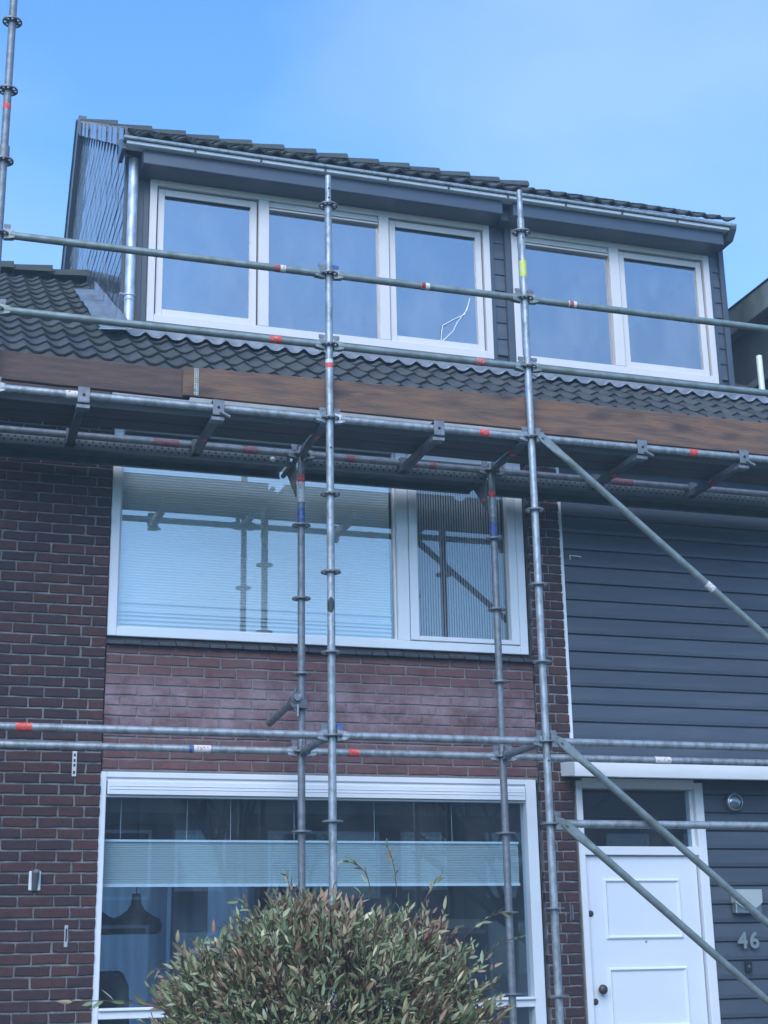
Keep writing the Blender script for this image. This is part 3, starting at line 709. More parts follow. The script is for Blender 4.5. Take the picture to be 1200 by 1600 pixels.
# bolt holes and the leaf shaped sticker on the middle standard
for s_, zz in ((sA, 1.80), (sB, -.12), (sB, 3.45), (sA, 3.55), (sA, 3.62)):
    MB().lathe((0, -TR - .0006 if zz < 3.5 else -.0205, zz), [(.0001, .001), (.006, .001), (.007, 0)], 10, 'y').build('bolt_hole', M['hole'], s_)
b = MB(); ang0 = R(252)
pts = [(-.9, 0), (-.75, .035), (0, .058), (.75, .03), (1, -.005), (.75, -.04), (0, -.058), (-.75, -.03)]
vs = []
for a_, h_ in [(-1, .012), (-.95, -.03), (-.5, .038), (-.5, -.045), (0, .05), (0, -.05), (.5, .04), (.5, -.042), (.95, .025), (1, -.014)]:
    an = ang0 + a_ * R(52); vs.append(((TR + .0018) * math.cos(an), (TR + .0018) * math.sin(an), .79 + h_))
b.add(vs, [(0, 1, 3, 2), (2, 3, 5, 4), (4, 5, 7, 6), (6, 7, 9, 8)]); b.build('sticker', M['black_vinyl'], sA)

wgm = MB().box(-.004, .004, -.016, .016, -.055, .05).box(-.005, .005, -.02, .02, .03, .05).mesh('wedge', M['galv_dull'])
wgb = MB().box(-.004, .004, -.016, .016, -.055, .05).box(-.005, .005, -.02, .02, .03, .05).mesh('wedge', M['blue_tape'])
def ledger(p, q, m, tapes=(), name='ledger', blue=(), wedges=True, r=TR):
    p = Vector(p); q = Vector(q); d = (q - p).normalized(); sd = d.cross(Vector((0, 0, 1))).normalized()
    b = MB().tube(p + d * .065, q - d * .065, r, 18)
    for e, s_ in ((p, 1), (q, -1)):
        dd = d * s_
        c0, c1 = e + dd * .03, e + dd * .075
        vs = []
        for c, hz, hw in ((c0, .034, .013), (c1, .026, .022), (c1 + dd * .018, .022, .022)):
            for sx, sz in ((-1, -1), (1, -1), (1, 1), (-1, 1)): vs.append(c + sd * hw * sx + Vector((0, 0, hz * sz)))
        b.add(vs, [(0, 1, 2, 3), (8, 11, 10, 9)] + [(k * 4 + i, k * 4 + 4 + i, k * 4 + 4 + (i + 1) % 4, k * 4 + (i + 1) % 4) for k in range(2) for i in range(4)])
    o = b.build(name, m, SC)
    if wedges:
        for i, (e, s_) in enumerate(((p, 1), (q, -1))):
            c = e + d * s_ * .048
            w_ = link('wedge', wgb if i in blue else wgm, o, c + Vector((0, 0, .02)), (0, 0, math.atan2(d.y, d.x) + math.pi / 2))
    for (t0, ln, mm) in tapes:
        c = p + (q - p) * t0; band(o, c - d * ln / 2, c + d * ln / 2, mm, r=r + .0012)
    return o
rd = mat('red_tape_worn', (.24, .05, .05), .6, col2=(.16, .12, .13), scale=40, lo=.45, hi=.6)
rt, wt, bt_ = M['red_tape'], M['white_tape'], M['blue_tape']
F = lambda x, z: (x, 0, z)
Bk = lambda x, z: (x, YB, z)
# front guard rails, deck ledger and lift ledger
ledger(F(XC, 3), F(XA, 3), M['galv_green'], [(.845, .065, wt), (.835, .035, rt)])
ledger(F(XA, 3), F(XB, 3), M['galv_green'], [(.48, .06, wt), (.47, .03, rt)], blue=(0,))
ledger(F(XB, 3), F(XD, 3), M['galv_green'], [(.138, .06, wt), (.135, .03, rt)])
ledger(F(XC, 2.5), F(XA, 2.5), M['galv_green'], [(.83, .075, rt)])
ledger(F(XA, 2.5), F(XB, 2.5), M['galv_green'], [(.745, .065, rt), (.74, .03, wt)])
ledger(F(XB, 2.5), F(XD, 2.5), M['galv_green'])
ledger(F(XC, 2), F(XA, 2), M['galv'], [(.235, .09, wt)])
ledger(F(XA, 2), F(XB, 2), M['galv'], [(.755, .065, rt)])
ledger(F(XB, 2), F(XD, 2), M['galv'], [(.47, .065, rt)])
ledger(F(XC, 0), F(XA, 0), M['galv'], [(.145, .09, rt)])
ledger(F(XA, 0), F(XB, 0), M['galv'], blue=(0,))
ledger(F(XB, 0), F(XD, 0), M['galv'])
ledger(F(XB, -.5), F(XD, -.5), M['galv'])
# back ledgers
ledger(Bk(XC, 0), Bk(XA, 0), M['galv'], [(.69, .12, M['white_tape']), (.66, .03, bt_)])
ledger(Bk(XA, 0), Bk(XB, 0), M['galv'], [(.25, .07, rt)])
ledger(Bk(XB, 0), Bk(XD, 0), M['galv'], [(.465, .12, wt)])
ledger(Bk(XC, 2), Bk(XA, 2), M['galv_dull'], [(.56, .17, rd), (.83, .1, rd)])
ledger(Bk(XA, 2), Bk(XB, 2), M['galv_dull'], [(.25, .06, rd), (.57, .09, rd), (.68, .05, rd)])
ledger(Bk(XB, 2), Bk(XD, 2), M['galv_dull'], [(.4, .16, rd)])
# transoms
for x in (XA, XB):
    ledger((x, 0, 0), (x, YB, 0), M['galv_dull'], name='transom')
for x in (XC, XA, XB, XD):
    ledger((x, 0, 2), (x, YB, 2), M['steel_dark'], [(.42, .05, rt)], name='transom')
# transoms clipped on the ledgers between the standards
for i, x in enumerate((-1.537, -.718, .724, 2.178, 2.957)):
    b = MB().box(x - .022, x + .022, .03, YB + .02, 1.93, 1.938).box(x - .024, x - .019, .03, YB + .02, 1.93, 1.975).box(x + .019, x + .024, .03, YB + .02, 1.93, 1.975)
    b.prism([(YB - .04, 1.93), (YB + .04, 1.93), (YB + .04, 2.03), (YB - .04, 2.03)], x - .03, x + .03, 'x')
    o = b.build('transom', M['steel_dark'], SC)
    c = MB().box(x - .036, x + .036, -.033, -.028, 1.95, 2.045).box(x - .036, x + .036, -.033, .035, 2.040, 2.046).box(x - .036, x + .036, -.033, .02, 1.945, 1.951).box(x - .04, x + .04, -.02, .05, 1.915, 1.94)
    c.build('ledger_clip', M['galv_dull'], o, .002)
    MB().lathe((x, -.033, 1.995), [(.0005, .006), (.008, .006), (.009, 0)], 8, 'y').build('clip_bolt', M['hole'], o)
    if i in (1, 3, 4):
        MB().tube((x + .01, -.036, 1.965), (x + .07, -.04, 1.935), .011, 8).build('clip_wedge', M['galv_dull'], o)
    if i in (1, 3, 4): band(o, (x, .38, 1.952), (x, .43, 1.952), rt, r=.026)
# console brackets that carry the inner steel planks
for x in (XC, XA, XB, XD):
    b = MB().tube((x - .03, YB, 1.965), (x - .03, 1.10, 1.965), .018, 10)
    b.prism([(YB + .02, 1.70), (YB + .02, 1.95), (1.0, 1.95), (.95, 1.91)], x - .034, x - .026, 'x')
    o = b.build('console_bracket', M['steel_dark'], SC)
    band(o, (x - .03, YB + .06, 1.80), (x - .03, YB + .10, 1.80), rt, r=.012)
# diagonal braces with flattened ends
def brace(p, q, tapes=()):
    p = Vector(p); q = Vector(q); d = (q - p).normalized()
    b = MB().tube(p + d * .22, q - d * .22, .0238, 18)
    nrm = Vector((0, 1, 0)); sd = d.cross(nrm).normalized()
    for e, s_ in ((p, 1), (q, -1)):
        dd = d * s_; vs = []; N_ = 12
        secs = [(-.03, .020, .004), (0, .030, .004), (.11, .030, .005), (.16, .027, .013), (.225, .0238, .0238)]
        for t_, wx, wy in secs:
            for i in range(N_):
                a = 2 * math.pi * i / N_; vs.append(e + dd * t_ + sd * wx * math.cos(a) + nrm * wy * math.sin(a))
        b.add(vs, [(k * N_ + i, k * N_ + (i + 1) % N_, (k + 1) * N_ + (i + 1) % N_, (k + 1) * N_ + i) for k in range(len(secs) - 1) for i in range(N_)], True)
        b.add(vs[:N_], [tuple(range(N_))])
    o = b.build('diagonal_brace', M['galv_green'], SC)
    for t0, ln, mm in tapes:
        c = p + (q - p) * t0; band(o, c - d * ln / 2, c + d * ln / 2, mm)
    for e, s_ in ((p, 1), (q, -1)):
        MB().tube(e + Vector((0, -.016, 0)), e + Vector((0, .05, 0)), .010, 10).build('brace_pin', M['galv_dull'], o)
        MB().box(e.x - .09 * s_ - (.02 if s_ > 0 else -.02) - .03, e.x - .09 * s_ + .05 + .0, -.02, .03, e.z - .045, e.z + .015).build('brace_head', M['galv_dull'], o, .006) if False else None
    return o
YBR = -.055
brace((1.437, YBR, 1.985), (3.86, YBR, .01), [(.475, .065, wt)])
brace((1.462, YBR, -.012), (3.86, YBR, -1.97))
brace((1.464, YBR, -.512), (3.86, YBR, -2.47))
for z_ in (2.0, 0.0, -.5):
    MB().box(1.40, 1.455, -.05, -.006, z_ - .045, z_ + .03).build('brace_head', M['galv_dull'], SC, .006)
# swivel coupler with a stub of wall tie on the inner standard
cp_ = MB().tube((-.052, .66, .30), (-.052, .775, .30), .034, 14).tube((-.02, YB, .265), (-.02, YB, .335), .034, 14).box(-.06, .02, .655, .672, .27, .33)
wa, wb = Vector((-.045, .64, .335)), Vector((-.12, 1.10, .235)); wd = (wb - wa).normalized()
cp_.tube(wa + wd * .02, wa + wd * .07, .036, 14).tube(wa + wd * .035 + Vector((0, 0, .03)), wa + wd * .035 + Vector((.0, 0, .062)), .009, 8).tube((-.052, .66, .258), (-.052, .69, .258), .011, 8)
cp_.tube((.012, YB - .03, .30), (.012, YB - .062, .30), .013, 8).box(-.03, .03, YB - .045, YB - .03, .268, .332)
cp_.build('swivel_coupler', M['steel_dark'], SC)
MB().tube((-.045, .64, .335), (-.12, 1.10, .235), .0243, 14).build('wall_tie', M['galv_dull'], SC)
MB().tube((-.03, .66, .345), (-.03, .64, .345), .012, 8).tube((-.04, .65, .29), (-.04, .65, .215), .006, 8).build('coupler_bolt', M['galv'], SC)

# timber toe boards and deck boards
def plank(name, x0, x1, y0, y1, z0a, z1a, z0b, z1b, m, label, cat, group):
    n = 6; vs = []; rg_ = random.Random(int(x0 * 100))
    for k in range(n + 1):
        t = k / n; x = x0 + (x1 - x0) * t; j = rg_.uniform(-.0025, .0025)
        za, zb = z0a + (z0b - z0a) * t + j, z1a + (z1b - z1a) * t + j
        vs += [(x, y0, za), (x, y1, za), (x, y1, zb), (x, y0, zb)]
    b = MB(); b.add(vs, [(0, 3, 2, 1), (4 * n, 4 * n + 1, 4 * n + 2, 4 * n + 3)] + [(4 * k + i, 4 * k + (i + 1) % 4, 4 * k + 4 + (i + 1) % 4, 4 * k + 4 + i) for k in range(n) for i in range(4)])
    o = b.build(name, m, None, .004); tag(o, label, cat, group); return o
gtb = 'timber toe boards along the scaffold deck'
plank('toe_board', -3.3, -.88, .062, .10, 2.100, 2.278, 2.072, 2.262, M['plank_dark'], 'dark weathered toe board at the left end of the scaffold deck', 'plank', gtb)
t2 = plank('toe_board', -.93, 1.40, .032, .060, 2.076, 2.268, 2.068, 2.300, M['plank'], 'brown toe board with a nailed metal strip near its left end, between the middle standards', 'plank', gtb)
plank('toe_board', 1.36, 4.3, .062, .098, 2.060, 2.305, 2.058, 2.298, M['plank'], 'brown toe board at the right, above the top diagonal brace', 'plank', gtb)
np_ = MB().box(-.862, -.835, .0285, .0315, 2.085, 2.262); np_.build('nail_plate', mat('nail_plate', (.42, .44, .40), .45, .4, col2=(.2, .17, .12), scale=90, lo=.5, hi=.6), t2)
hm = MB().lathe((0, 0, 0), [(.0001, .0022), (.0035, .002), (.004, 0)], 6, 'y').mesh('nail', M['hole'])
for i in range(12):
    for dx in (-.006, .006): link('nail', hm, t2, (-.8485 + dx, .0284, 2.095 + i * .0145))
gd = 'wooden deck boards of the scaffold'
for xi, (xa, xb, wh) in enumerate(((-3.3, -.035, 'left'), (.035, 1.344, 'middle'), (1.414, 4.4, 'right'))):
    for q, (ya, yb) in enumerate(((.19, .362), (.370, .542))):
        plank('deck_board', xa, xb, ya, yb, 2.006, 2.056, 2.006, 2.056, M['deck'], f'{("outer", "inner")[q]} dark deck board seen from below in the {wh} scaffold bay', 'plank', gd)
mp_ = mat('steel_plank', (.13, .15, .16), .5, .4, col2=(.18, .20, .21), scale=6)
gs = 'steel planks on the inner console brackets'
for xa, xb, wh in ((XC, XA - .06, 'left'), (XA + .06, XB - .03, 'middle'), (XB + .06, 4.3, 'right')):
    t = thing('steel_plank', f'dark steel plank between scaffold and wall, {wh} bay', 'plank', gs, loc=(xa, .78, 1.98))
    L = xb - xa
    MB().box(0, L, 0, .004, -.045, .03).box(0, L, .30, .304, -.045, .03).box(0, L, .004, .30, .022, .028).box(0, L, .004, .03, -.045, -.041).box(0, L, .274, .30, -.045, -.041).build('plank_body', mp_, t)
    MB().box(0, L, .03, .274, .0, .004).build('underside', M['steel_dark'], t)
    hs = MB(); nx = int(L / .045)
    for i in range(nx):
        for zz in (.004, -.02): hs.lathe((.03 + i * .045 + (.02 if zz < 0 else 0), 0, zz), [(.0001, .0012), (.0075, .0012)], 6, 'y')
    o = hs.build('perforation', M['hole'], t); o['kind'] = 'stuff'
    if wh == 'left': MB().lathe((L - .12, 0, -.01), [(.0001, .006), (.017, .006), (.02, 0)], 14, 'y').build('plank_bolt', M['white'], t)

# ------------------------------------------------------------------ fixtures on the wall
lm = thing('wall_lamp', 'round brushed steel wall lamp on the dark boards above the letterbox', 'lamp', loc=(3.372, YF + .006, -.226))
MB().lathe((0, 0, 0), [(.066, 0), (.066, .03), (.060, .04), (.053, .04)], 28, 'y').build('lamp_rim', M['steel'], lm)
MB().lathe((0, 0, 0), [(.0001, .045), (.03, .043), (.05, .036), (.054, .03)], 28, 'y').build('lamp_face', mat('lamp_face', (.30, .30, .31), .25, .9, col2=(.5, .5, .5), scale=8, stretch=(6, 1, 1)), lm)
lb = thing('letterbox', 'stainless letterbox with curved flap on the dark boards above the house number', 'letterbox', loc=(3.40, YF - .05, -.93))
MB().box(-.105, .105, 0, .06, -.08, .075).build('letterbox_body', M['steel'], lb, .005)
fp = []
for i in range(13):
    t = i / 12; fp.append((-.107 + .214 * t, -.005 - .055 * math.sin(math.pi * t) + (0)))
fp2 = [(.107, .085), (-.107, .085)]
MB().prism(fp + fp2, -.012, .062, 'y').build('letterbox_flap', mat('flap', (.66, .68, .62), .35, .5), lb, .002)
MB().lathe((.02, -.012, -.045), [(.0001, .006), (.012, .005), (.014, 0)], 12, 'y').build('letterbox_lock', M['knob'], lb)
hn = thing('house_number', 'grey metal house number 46 on the dark boards under the letterbox', 'house number', loc=(3.397, YF, -1.245))
for ch, dx in (('4', -.088), ('6', .004)):
    cu = bpy.data.curves.new('digit', 'FONT'); cu.body = ch; cu.size = .152; cu.extrude = .006; cu.offset = .004; cu.resolution_u = 6
    to = bpy.data.objects.new('digit', cu); COL.objects.link(to)
    me = bpy.data.meshes.new_from_object(to.evaluated_get(bpy.context.evaluated_depsgraph_get()))
    bpy.data.objects.remove(to); me.materials.clear(); me.materials.append(M['number'])
    link('digit', me, hn, (dx, -.012, 0), (R(90), 0, 0))
db = thing('doorbell', 'small black doorbell under the house number 46', 'doorbell', loc=(3.382, YF - .0, -1.37))
MB().box(-.024, .024, -.015, .012, -.04, .04).build('bell_plate', M['black'], db, .004)
MB().lathe((0, -.015, -.005), [(.0001, .005), (.012, .004), (.014, 0)], 14, 'y').build('bell_button', M['dark'], db)
fh = thing('flagpole_holder', 'white flagpole holder with a tilted socket screwed to the left brick pier', 'bracket', loc=(-1.585, YP, -.77))
MB().box(-.036, .036, -.006, .004, -.062, .055).build('back_plate', M['white'], fh, .004)
b = MB().lathe((0, 0, 0), [(.018, -.07), (.024, .04), (.026, .05), (.019, .05), (.019, .0)], 16, 'z'); o = b.build('socket', mat('socket', (.16, .16, .16), .5, .3), fh); o.location = (0, -.03, .01); o.rotation_euler = (R(22), 0, 0)
br = thing('wall_bracket', 'slotted white metal bracket strip on the left brick pier under the lower scaffold tubes', 'bracket', loc=(-1.374, YP, -.05))
MB().box(-.014, .014, -.004, .003, -.08, .08).build('strip', mat('strip', (.62, .62, .60), .4, .4), br, .001)
for zz in (-.055, -.01, .02, .055): MB().box(-.006, .006, -.006, -.0035, zz - .009, zz + .009).build('slot', M['hole'], br)
hk = thing('wall_hook', 'small narrow metal hook plate low on the left brick pier', 'hook', loc=(-1.38, YP, -1.105))
MB().box(-.011, .011, -.004, .003, -.065, .065).build('plate', mat('plate', (.5, .5, .5), .4, .5), hk, .001)
MB().tube((0, -.006, -.03), (0, -.012, .045), .004, 8).build('hook', M['hole'], hk)
hk = thing('wall_hook', 'thin metal clip on the right brick pier beside the front door', 'hook', loc=(2.03, YP, -.99))
MB().box(-.014, -.008, -.008, .003, -.06, .06).box(.002, .010, -.008, .003, -.05, .05).build('plate', M['galv_dull'], hk)
hk = thing('cable_clip', 'small bent white wire end on the dark boards right of the upper window', 'wire', loc=(2.22, YF, 1.545))
MB().path([(-.05, -.006, .012), (.03, -.012, .008), (.04, -.012, 0)], .004).path([(-.05, -.006, .012), (-.045, -.006, -.02)], .004).build('wire', M['cable'], hk)
cbl = MB()
pts = [(2.185, 4.46), (2.16, 4.38), (2.12, 4.285), (2.02, 4.23), (1.91, 4.155), (1.895, 4.08), (1.89, 3.99), (1.95, 4.05), (2.01, 4.115), (2.05, 4.2), (2.10, 4.27), (2.15, 4.34), (2.185, 4.46)]
cbl.path([(x, YD + .012 - .004 * (i % 3), z) for i, (x, z) in enumerate(pts)], .005)
tag(cbl.build('loose_cable', M['cable']), 'loop of thin white cable hanging in front of a dormer pane', 'cable')

# ------------------------------------------------------------------ blinds and what can be seen through the glass
def pleats(x0, x1, z0, z1, y, n, amp, m, parent, name='pleat_fabric'):
    vs = []; fs = []
    for k in range(2 * n + 1):
        z = z0 + (z1 - z0) * k / (2 * n); yy = y + (amp if k % 2 else 0); vs += [(x0, yy, z), (x1, yy, z)]
    for k in range(2 * n): fs.append((2 * k, 2 * k + 1, 2 * k + 3, 2 * k + 2))
    b = MB(); b.add(vs, fs); return link(name, b.mesh(name, m), parent)
bl = thing('pleated_blind', 'white pleated blind covering the large pane of the upper window', 'blind', loc=(0, 0, 0))
pleats(-1.118, .81, .875, 2.25, YG + .06, 70, .005, M['blind'], bl)
b = MB()
for zz in (.905, .935, .965, .99, 1.05): b.box(-1.118, .81, YG + .045, YG + .055, zz, zz + .012)
b.build('blind_rail', M['white'], bl)
bl = thing('vertical_blind', 'grey blind of vertical slats behind the narrow opening pane of the upper window', 'blind')
vs = []; n = 36
lam = MB().add([(0, 0, .90), (.017, .012, .90), (.017, .012, 2.2), (0, 0, 2.2)], [(0, 1, 2, 3)]).mesh('slat', M['lamella'])
for i in range(n): link('slat', lam, bl, (.98 + i * .0195, YG + .05, 0))
bl = thing('pleated_blind', 'pale blue pleated blind band across the middle of the lower window', 'blind')
pleats(-1.158, 1.705, -.79, -.525, YG + .045, 24, .004, M['blind_low'], bl)
MB().box(-1.16, 1.706, YG + .035, YG + .06, -.807, -.79).box(-1.16, 1.706, YG + .035, YG + .06, -.525, -.511).build('blind_rail', M['white'], bl)
cords = MB()
for x in (-1.05, -.62, -.33, .10, .66, 1.22, 1.60): cords.tube((x, YG + .05, -.52), (x, YG + .05, -.25), .0014, 5)
cords.build('blind_cord', M['white'], bl)
gp = 'black pendant lamps over the table'
for x, y, lab in ((-.80, 2.2, 'black flared pendant lamp hanging in the lower window, right one of the pair'), (-1.08, 2.35, 'black flared pendant lamp in the lower window, half hidden by the window frame')):
    pl = thing('pendant_lamp', lab, 'lamp', gp, loc=(x, y, -1.08))
    MB().lathe((0, 0, 0), [(.155, 0), (.178, .02), (.182, .06), (.165, .10), (.11, .125), (.06, .16), (.036, .20), (.032, .25), (.03, .27), (.0001, .27)], 28).build('lamp_shade', M['lamp_black'], pl)
    MB().tube((0, 0, .27), (0, 0, 1.2), .004, 6).build('lamp_cord', M['lamp_black'], pl)
ch = thing('dining_chair', 'dark dining chair seen through the lower left corner of the window', 'chair', loc=(-1.02, 2.1, GZ + .1))
MB().prism([(-.24, .5), (.20, .5), (.17, 1.28), (.12, 1.38), (-.2, 1.38), (-.24, 1.3)], -.03, .03, 'y').build('backrest', M['chair'], ch, .02)
MB().box(-.24, .24, -.46, .02, .42, .5).build('seat', M['chair'], ch, .02)
for sx in (-.2, .2):
    for sy in (-.42, 0): MB().tube((sx, sy, 0), (sx, sy, .43), .018, 8).build('leg', M['lamp_black'], ch)
cg = 'pale curtains at the back of the living room'
def curtain(x0, x1, y, z0, z1, lab, m):
    n = int((x1 - x0) / .018); vs = []
    for k in range(n + 1):
        x = x0 + (x1 - x0) * k / n; yy = y + .022 * math.sin(k * .9) + .01 * math.sin(k * .37)
        vs += [(x, yy, z0), (x, yy, z1)]
    b = MB(); b.add(vs, [(2 * k, 2 * k + 2, 2 * k + 3, 2 * k + 1) for k in range(n)], True)
    return tag(b.build('curtain', m), lab, 'curtain', cg)
curtain(-1.34, .3, 7.4, GZ + .12, -.4, 'pale curtain at the back window, left half behind the pendant lamps', M['sheer'])
curtain(.12, 1.24, 7.46, GZ + .12, -.4, 'pale curtain at the back window, right half behind the bush', M['sheer'])
curtain(-.66, -.42, 1.6, GZ + .12, .08, 'dark curtain just behind the lower window left of the bush', M['dark_cloth'])
shf = thing('shelf_unit', 'dark shelf unit inside the lower window at the right, behind the bush', 'shelf', loc=(1.55, 2.7, GZ + .1))
MB().box(-.35, .55, .0, .3, 1.10, 1.13).box(-.35, .55, 0, .3, 1.60, 1.63).build('shelf_board', M['interior_dark'], shf)
MB().box(-.35, -.32, 0, .3, 0, 1.9).box(.52, .55, 0, .3, 0, 1.9).build('side_panel', M['interior_dark'], shf)
tag(MB().box(1.3, 1.95, 2.72, 2.95, -1.566, -1.46).build('storage_box', M['red_box'], None, .004), 'red storage box on the lower shelf inside the window', 'box')
tag(MB().box(1.62, 1.95, 2.70, 2.9, -1.064, -.99).build('storage_box', M['shelf'], None, .004), 'pale cardboard box on the upper shelf inside the window', 'box')

# ------------------------------------------------------------------ across the street (seen in the panes)
def opp_house(x, lab, wallm):
    t = thing('brick_house', lab, 'house', 'houses across the street', loc=(x, -27, GZ))
    MB().box(-2.95, 2.95, -8, 0, 0, 5.2).build('wall', wallm, t)
    MB().prism([(.35, 5.1), (-4, 8.0), (-8.35, 5.1)], -3, 3, 'x').build('roof', M['far_roof'], t)
    for (a, b_, c, d) in ((-2.4, .6, .5, 2.4), (-2.4, .6, 3.0, 4.7), (1.2, 2.5, 3.2, 4.7)):
        w_ = frame('window', a, b_, c, d, .004, .06, .08, .08, .08, .08, M['white'], t, 0)
        pane(a + .08, b_ - .08, c + .08, d - .08, .03, M['glass_far'], w_)
    dd = MB().box(1.3, 2.3, .002, .06, 0, 2.2).build('door', M['white'], t)
labs = ['brick house across the street, reflected at the left of the lower window', 'brick house across the street, reflected in the left half of the lower window', 'brick house across the street, reflected in the middle of the lower window', 'brick house across the street, reflected in the right half of the lower window', 'brick house across the street, reflected in the glass over the front door', 'brick house across the street, reflected right of the front door glass']
for i in range(6): opp_house(-3 + i * 6, labs[i], M['far_brick'])
def tree(x, y, h, seed, lab):
    rg_ = random.Random(seed); t = thing('bare_tree', lab, 'tree', 'bare street trees', loc=(x, y, GZ))
    tr_ = MB().tube((0, 0, 0), (.1, 0, h * .35), .14, 10, r2=.10); cr_ = MB()
    def grow(p, d, L, r, lv):
        q = p + d * L; cr_.tube(p, q, r, 5, r2=r * .65, caps=False)
        if lv == 0: return
        for _ in range(3 if lv > 1 else 4):
            nd = (d + Vector((rg_.uniform(-.7, .7), rg_.uniform(-.7, .7), rg_.uniform(-.1, .5)))).normalized(); grow(q, nd, L * rg_.uniform(.6, .8), r * .6, lv - 1)
    for _ in range(4): grow(Vector((.1, 0, h * .34)), Vector((rg_.uniform(-.5, .5), rg_.uniform(-.5, .5), 1)).normalized(), h * .22, .07, 4)
    tr_.build('trunk', M['bark'], t); cr_.build('crown', M['bark'], t)
tree(3.5, -17, 6.5, 3, 'bare tree across the street, reflected in the middle of the lower window')
tree(9.5, -18, 6.0, 5, 'bare tree across the street, reflected at the right of the lower window')

# ------------------------------------------------------------------ willow bush in the foreground
BC = Vector((-.945, -3.2, -1.625)); BR = Vector((.54, .52, .535))
def leaf_mat():
    m = bpy.data.materials.new('willow_leaf'); m.use_nodes = True; n, l = m.node_tree.nodes, m.node_tree.links; b = n['Principled BSDF']
    b.inputs['Roughness'].default_value = .5
    g = n.new('ShaderNodeNewGeometry'); oi = n.new('ShaderNodeObjectInfo'); ad = n.new('ShaderNodeMath'); ad.operation = 'ADD'; fr = n.new('ShaderNodeMath'); fr.operation = 'FRACT'
    l.new(g.outputs['Random Per Island'], ad.inputs[0]); l.new(oi.outputs['Random'], ad.inputs[1]); l.new(ad.outputs[0], fr.inputs[0])
    ra = n.new('ShaderNodeValToRGB'); cs = [(0, (0.139, 0.180, 0.088)), (.25, (0.187, 0.237, 0.117)), (.5, (0.237, 0.273, 0.140)), (.68, (0.285, 0.303, 0.158)), (.78, (0.327, 0.303, 0.152)), (.86, (0.327, 0.159, 0.100)), (.94, (0.490, 0.461, 0.257)), (1, (0.751, 0.664, 0.421))]
    while len(ra.color_ramp.elements) < len(cs): ra.color_ramp.elements.new(.5)
    for i, (p_, c) in enumerate(cs): ra.color_ramp.elements[i].position = p_; ra.color_ramp.elements[i].color = (*c, 1)
    ra.color_ramp.interpolation = 'LINEAR'; l.new(fr.outputs[0], ra.inputs[0]); 
    t = n.new('ShaderNodeTexNoise'); t.inputs['Scale'].default_value = 4.5; l.new(g.outputs['Position'], t.inputs['Vector'])
    mr = n.new('ShaderNodeMapRange'); mr.inputs[1].default_value = .48; mr.inputs[2].default_value = .66; mr.inputs[4].default_value = .70; l.new(t.outputs['Fac'], mr.inputs[0])
    mm = n.new('ShaderNodeMixRGB'); mm.inputs[2].default_value = (.24, .095, .07, 1); l.new(mr.outputs[0], mm.inputs[0]); l.new(ra.outputs[0], mm.inputs[1]); l.new(mm.outputs[0], b.inputs['Base Color'])
    return m
M['leaf'] = leaf_mat()
M['leaf'].node_tree.nodes['Principled BSDF'].inputs['Transmission Weight'].default_value = 0.0
def leaf_geo(L, w, bend, fold):
    vs = []
    for t, ww in ((0, .12), (.3, 1), (.65, .85), (1, .04)):
        zc = -bend * t * t * L
        vs += [(-w * ww, L * t, zc + fold * w * ww), (0, L * t, zc), (w * ww, L * t, zc + fold * w * ww)]
    fs = []
    for k in range(3):
        a = 3 * k; fs += [(a, a + 1, a + 4, a + 3), (a + 1, a + 2, a + 5, a + 4)]
    return vs, fs
LG = [leaf_geo(.046, .0060, .12, .5), leaf_geo(.038, .0065, .35, .3), leaf_geo(.052, .0062, -.1, .6), leaf_geo(.032, .0055, .2, .4), leaf_geo(.043, .0075, .5, .2)]
LM = []
for v, f_ in LG:
    b = MB(); b.add(v, f_, True); LM.append(b.mesh('leaf', M['leaf']))
def orient(d, rg_):
    d = d.normalized(); t = Vector((rg_.uniform(-1, 1), rg_.uniform(-1, 1), rg_.uniform(-.4, 1))); s_ = d.cross(t).normalized(); u_ = s_.cross(d)
    return Matrix((s_, d, u_)).transposed()
BU = thing('willow_bush', 'rounded grey green willow bush with reddish twigs in front of the lower window', 'bush', loc=(BC.x, BC.y, GZ))
off = Vector((BC.x, BC.y, GZ))
rg_ = random.Random(11)
fol = MB(); twg = MB(); singles = []
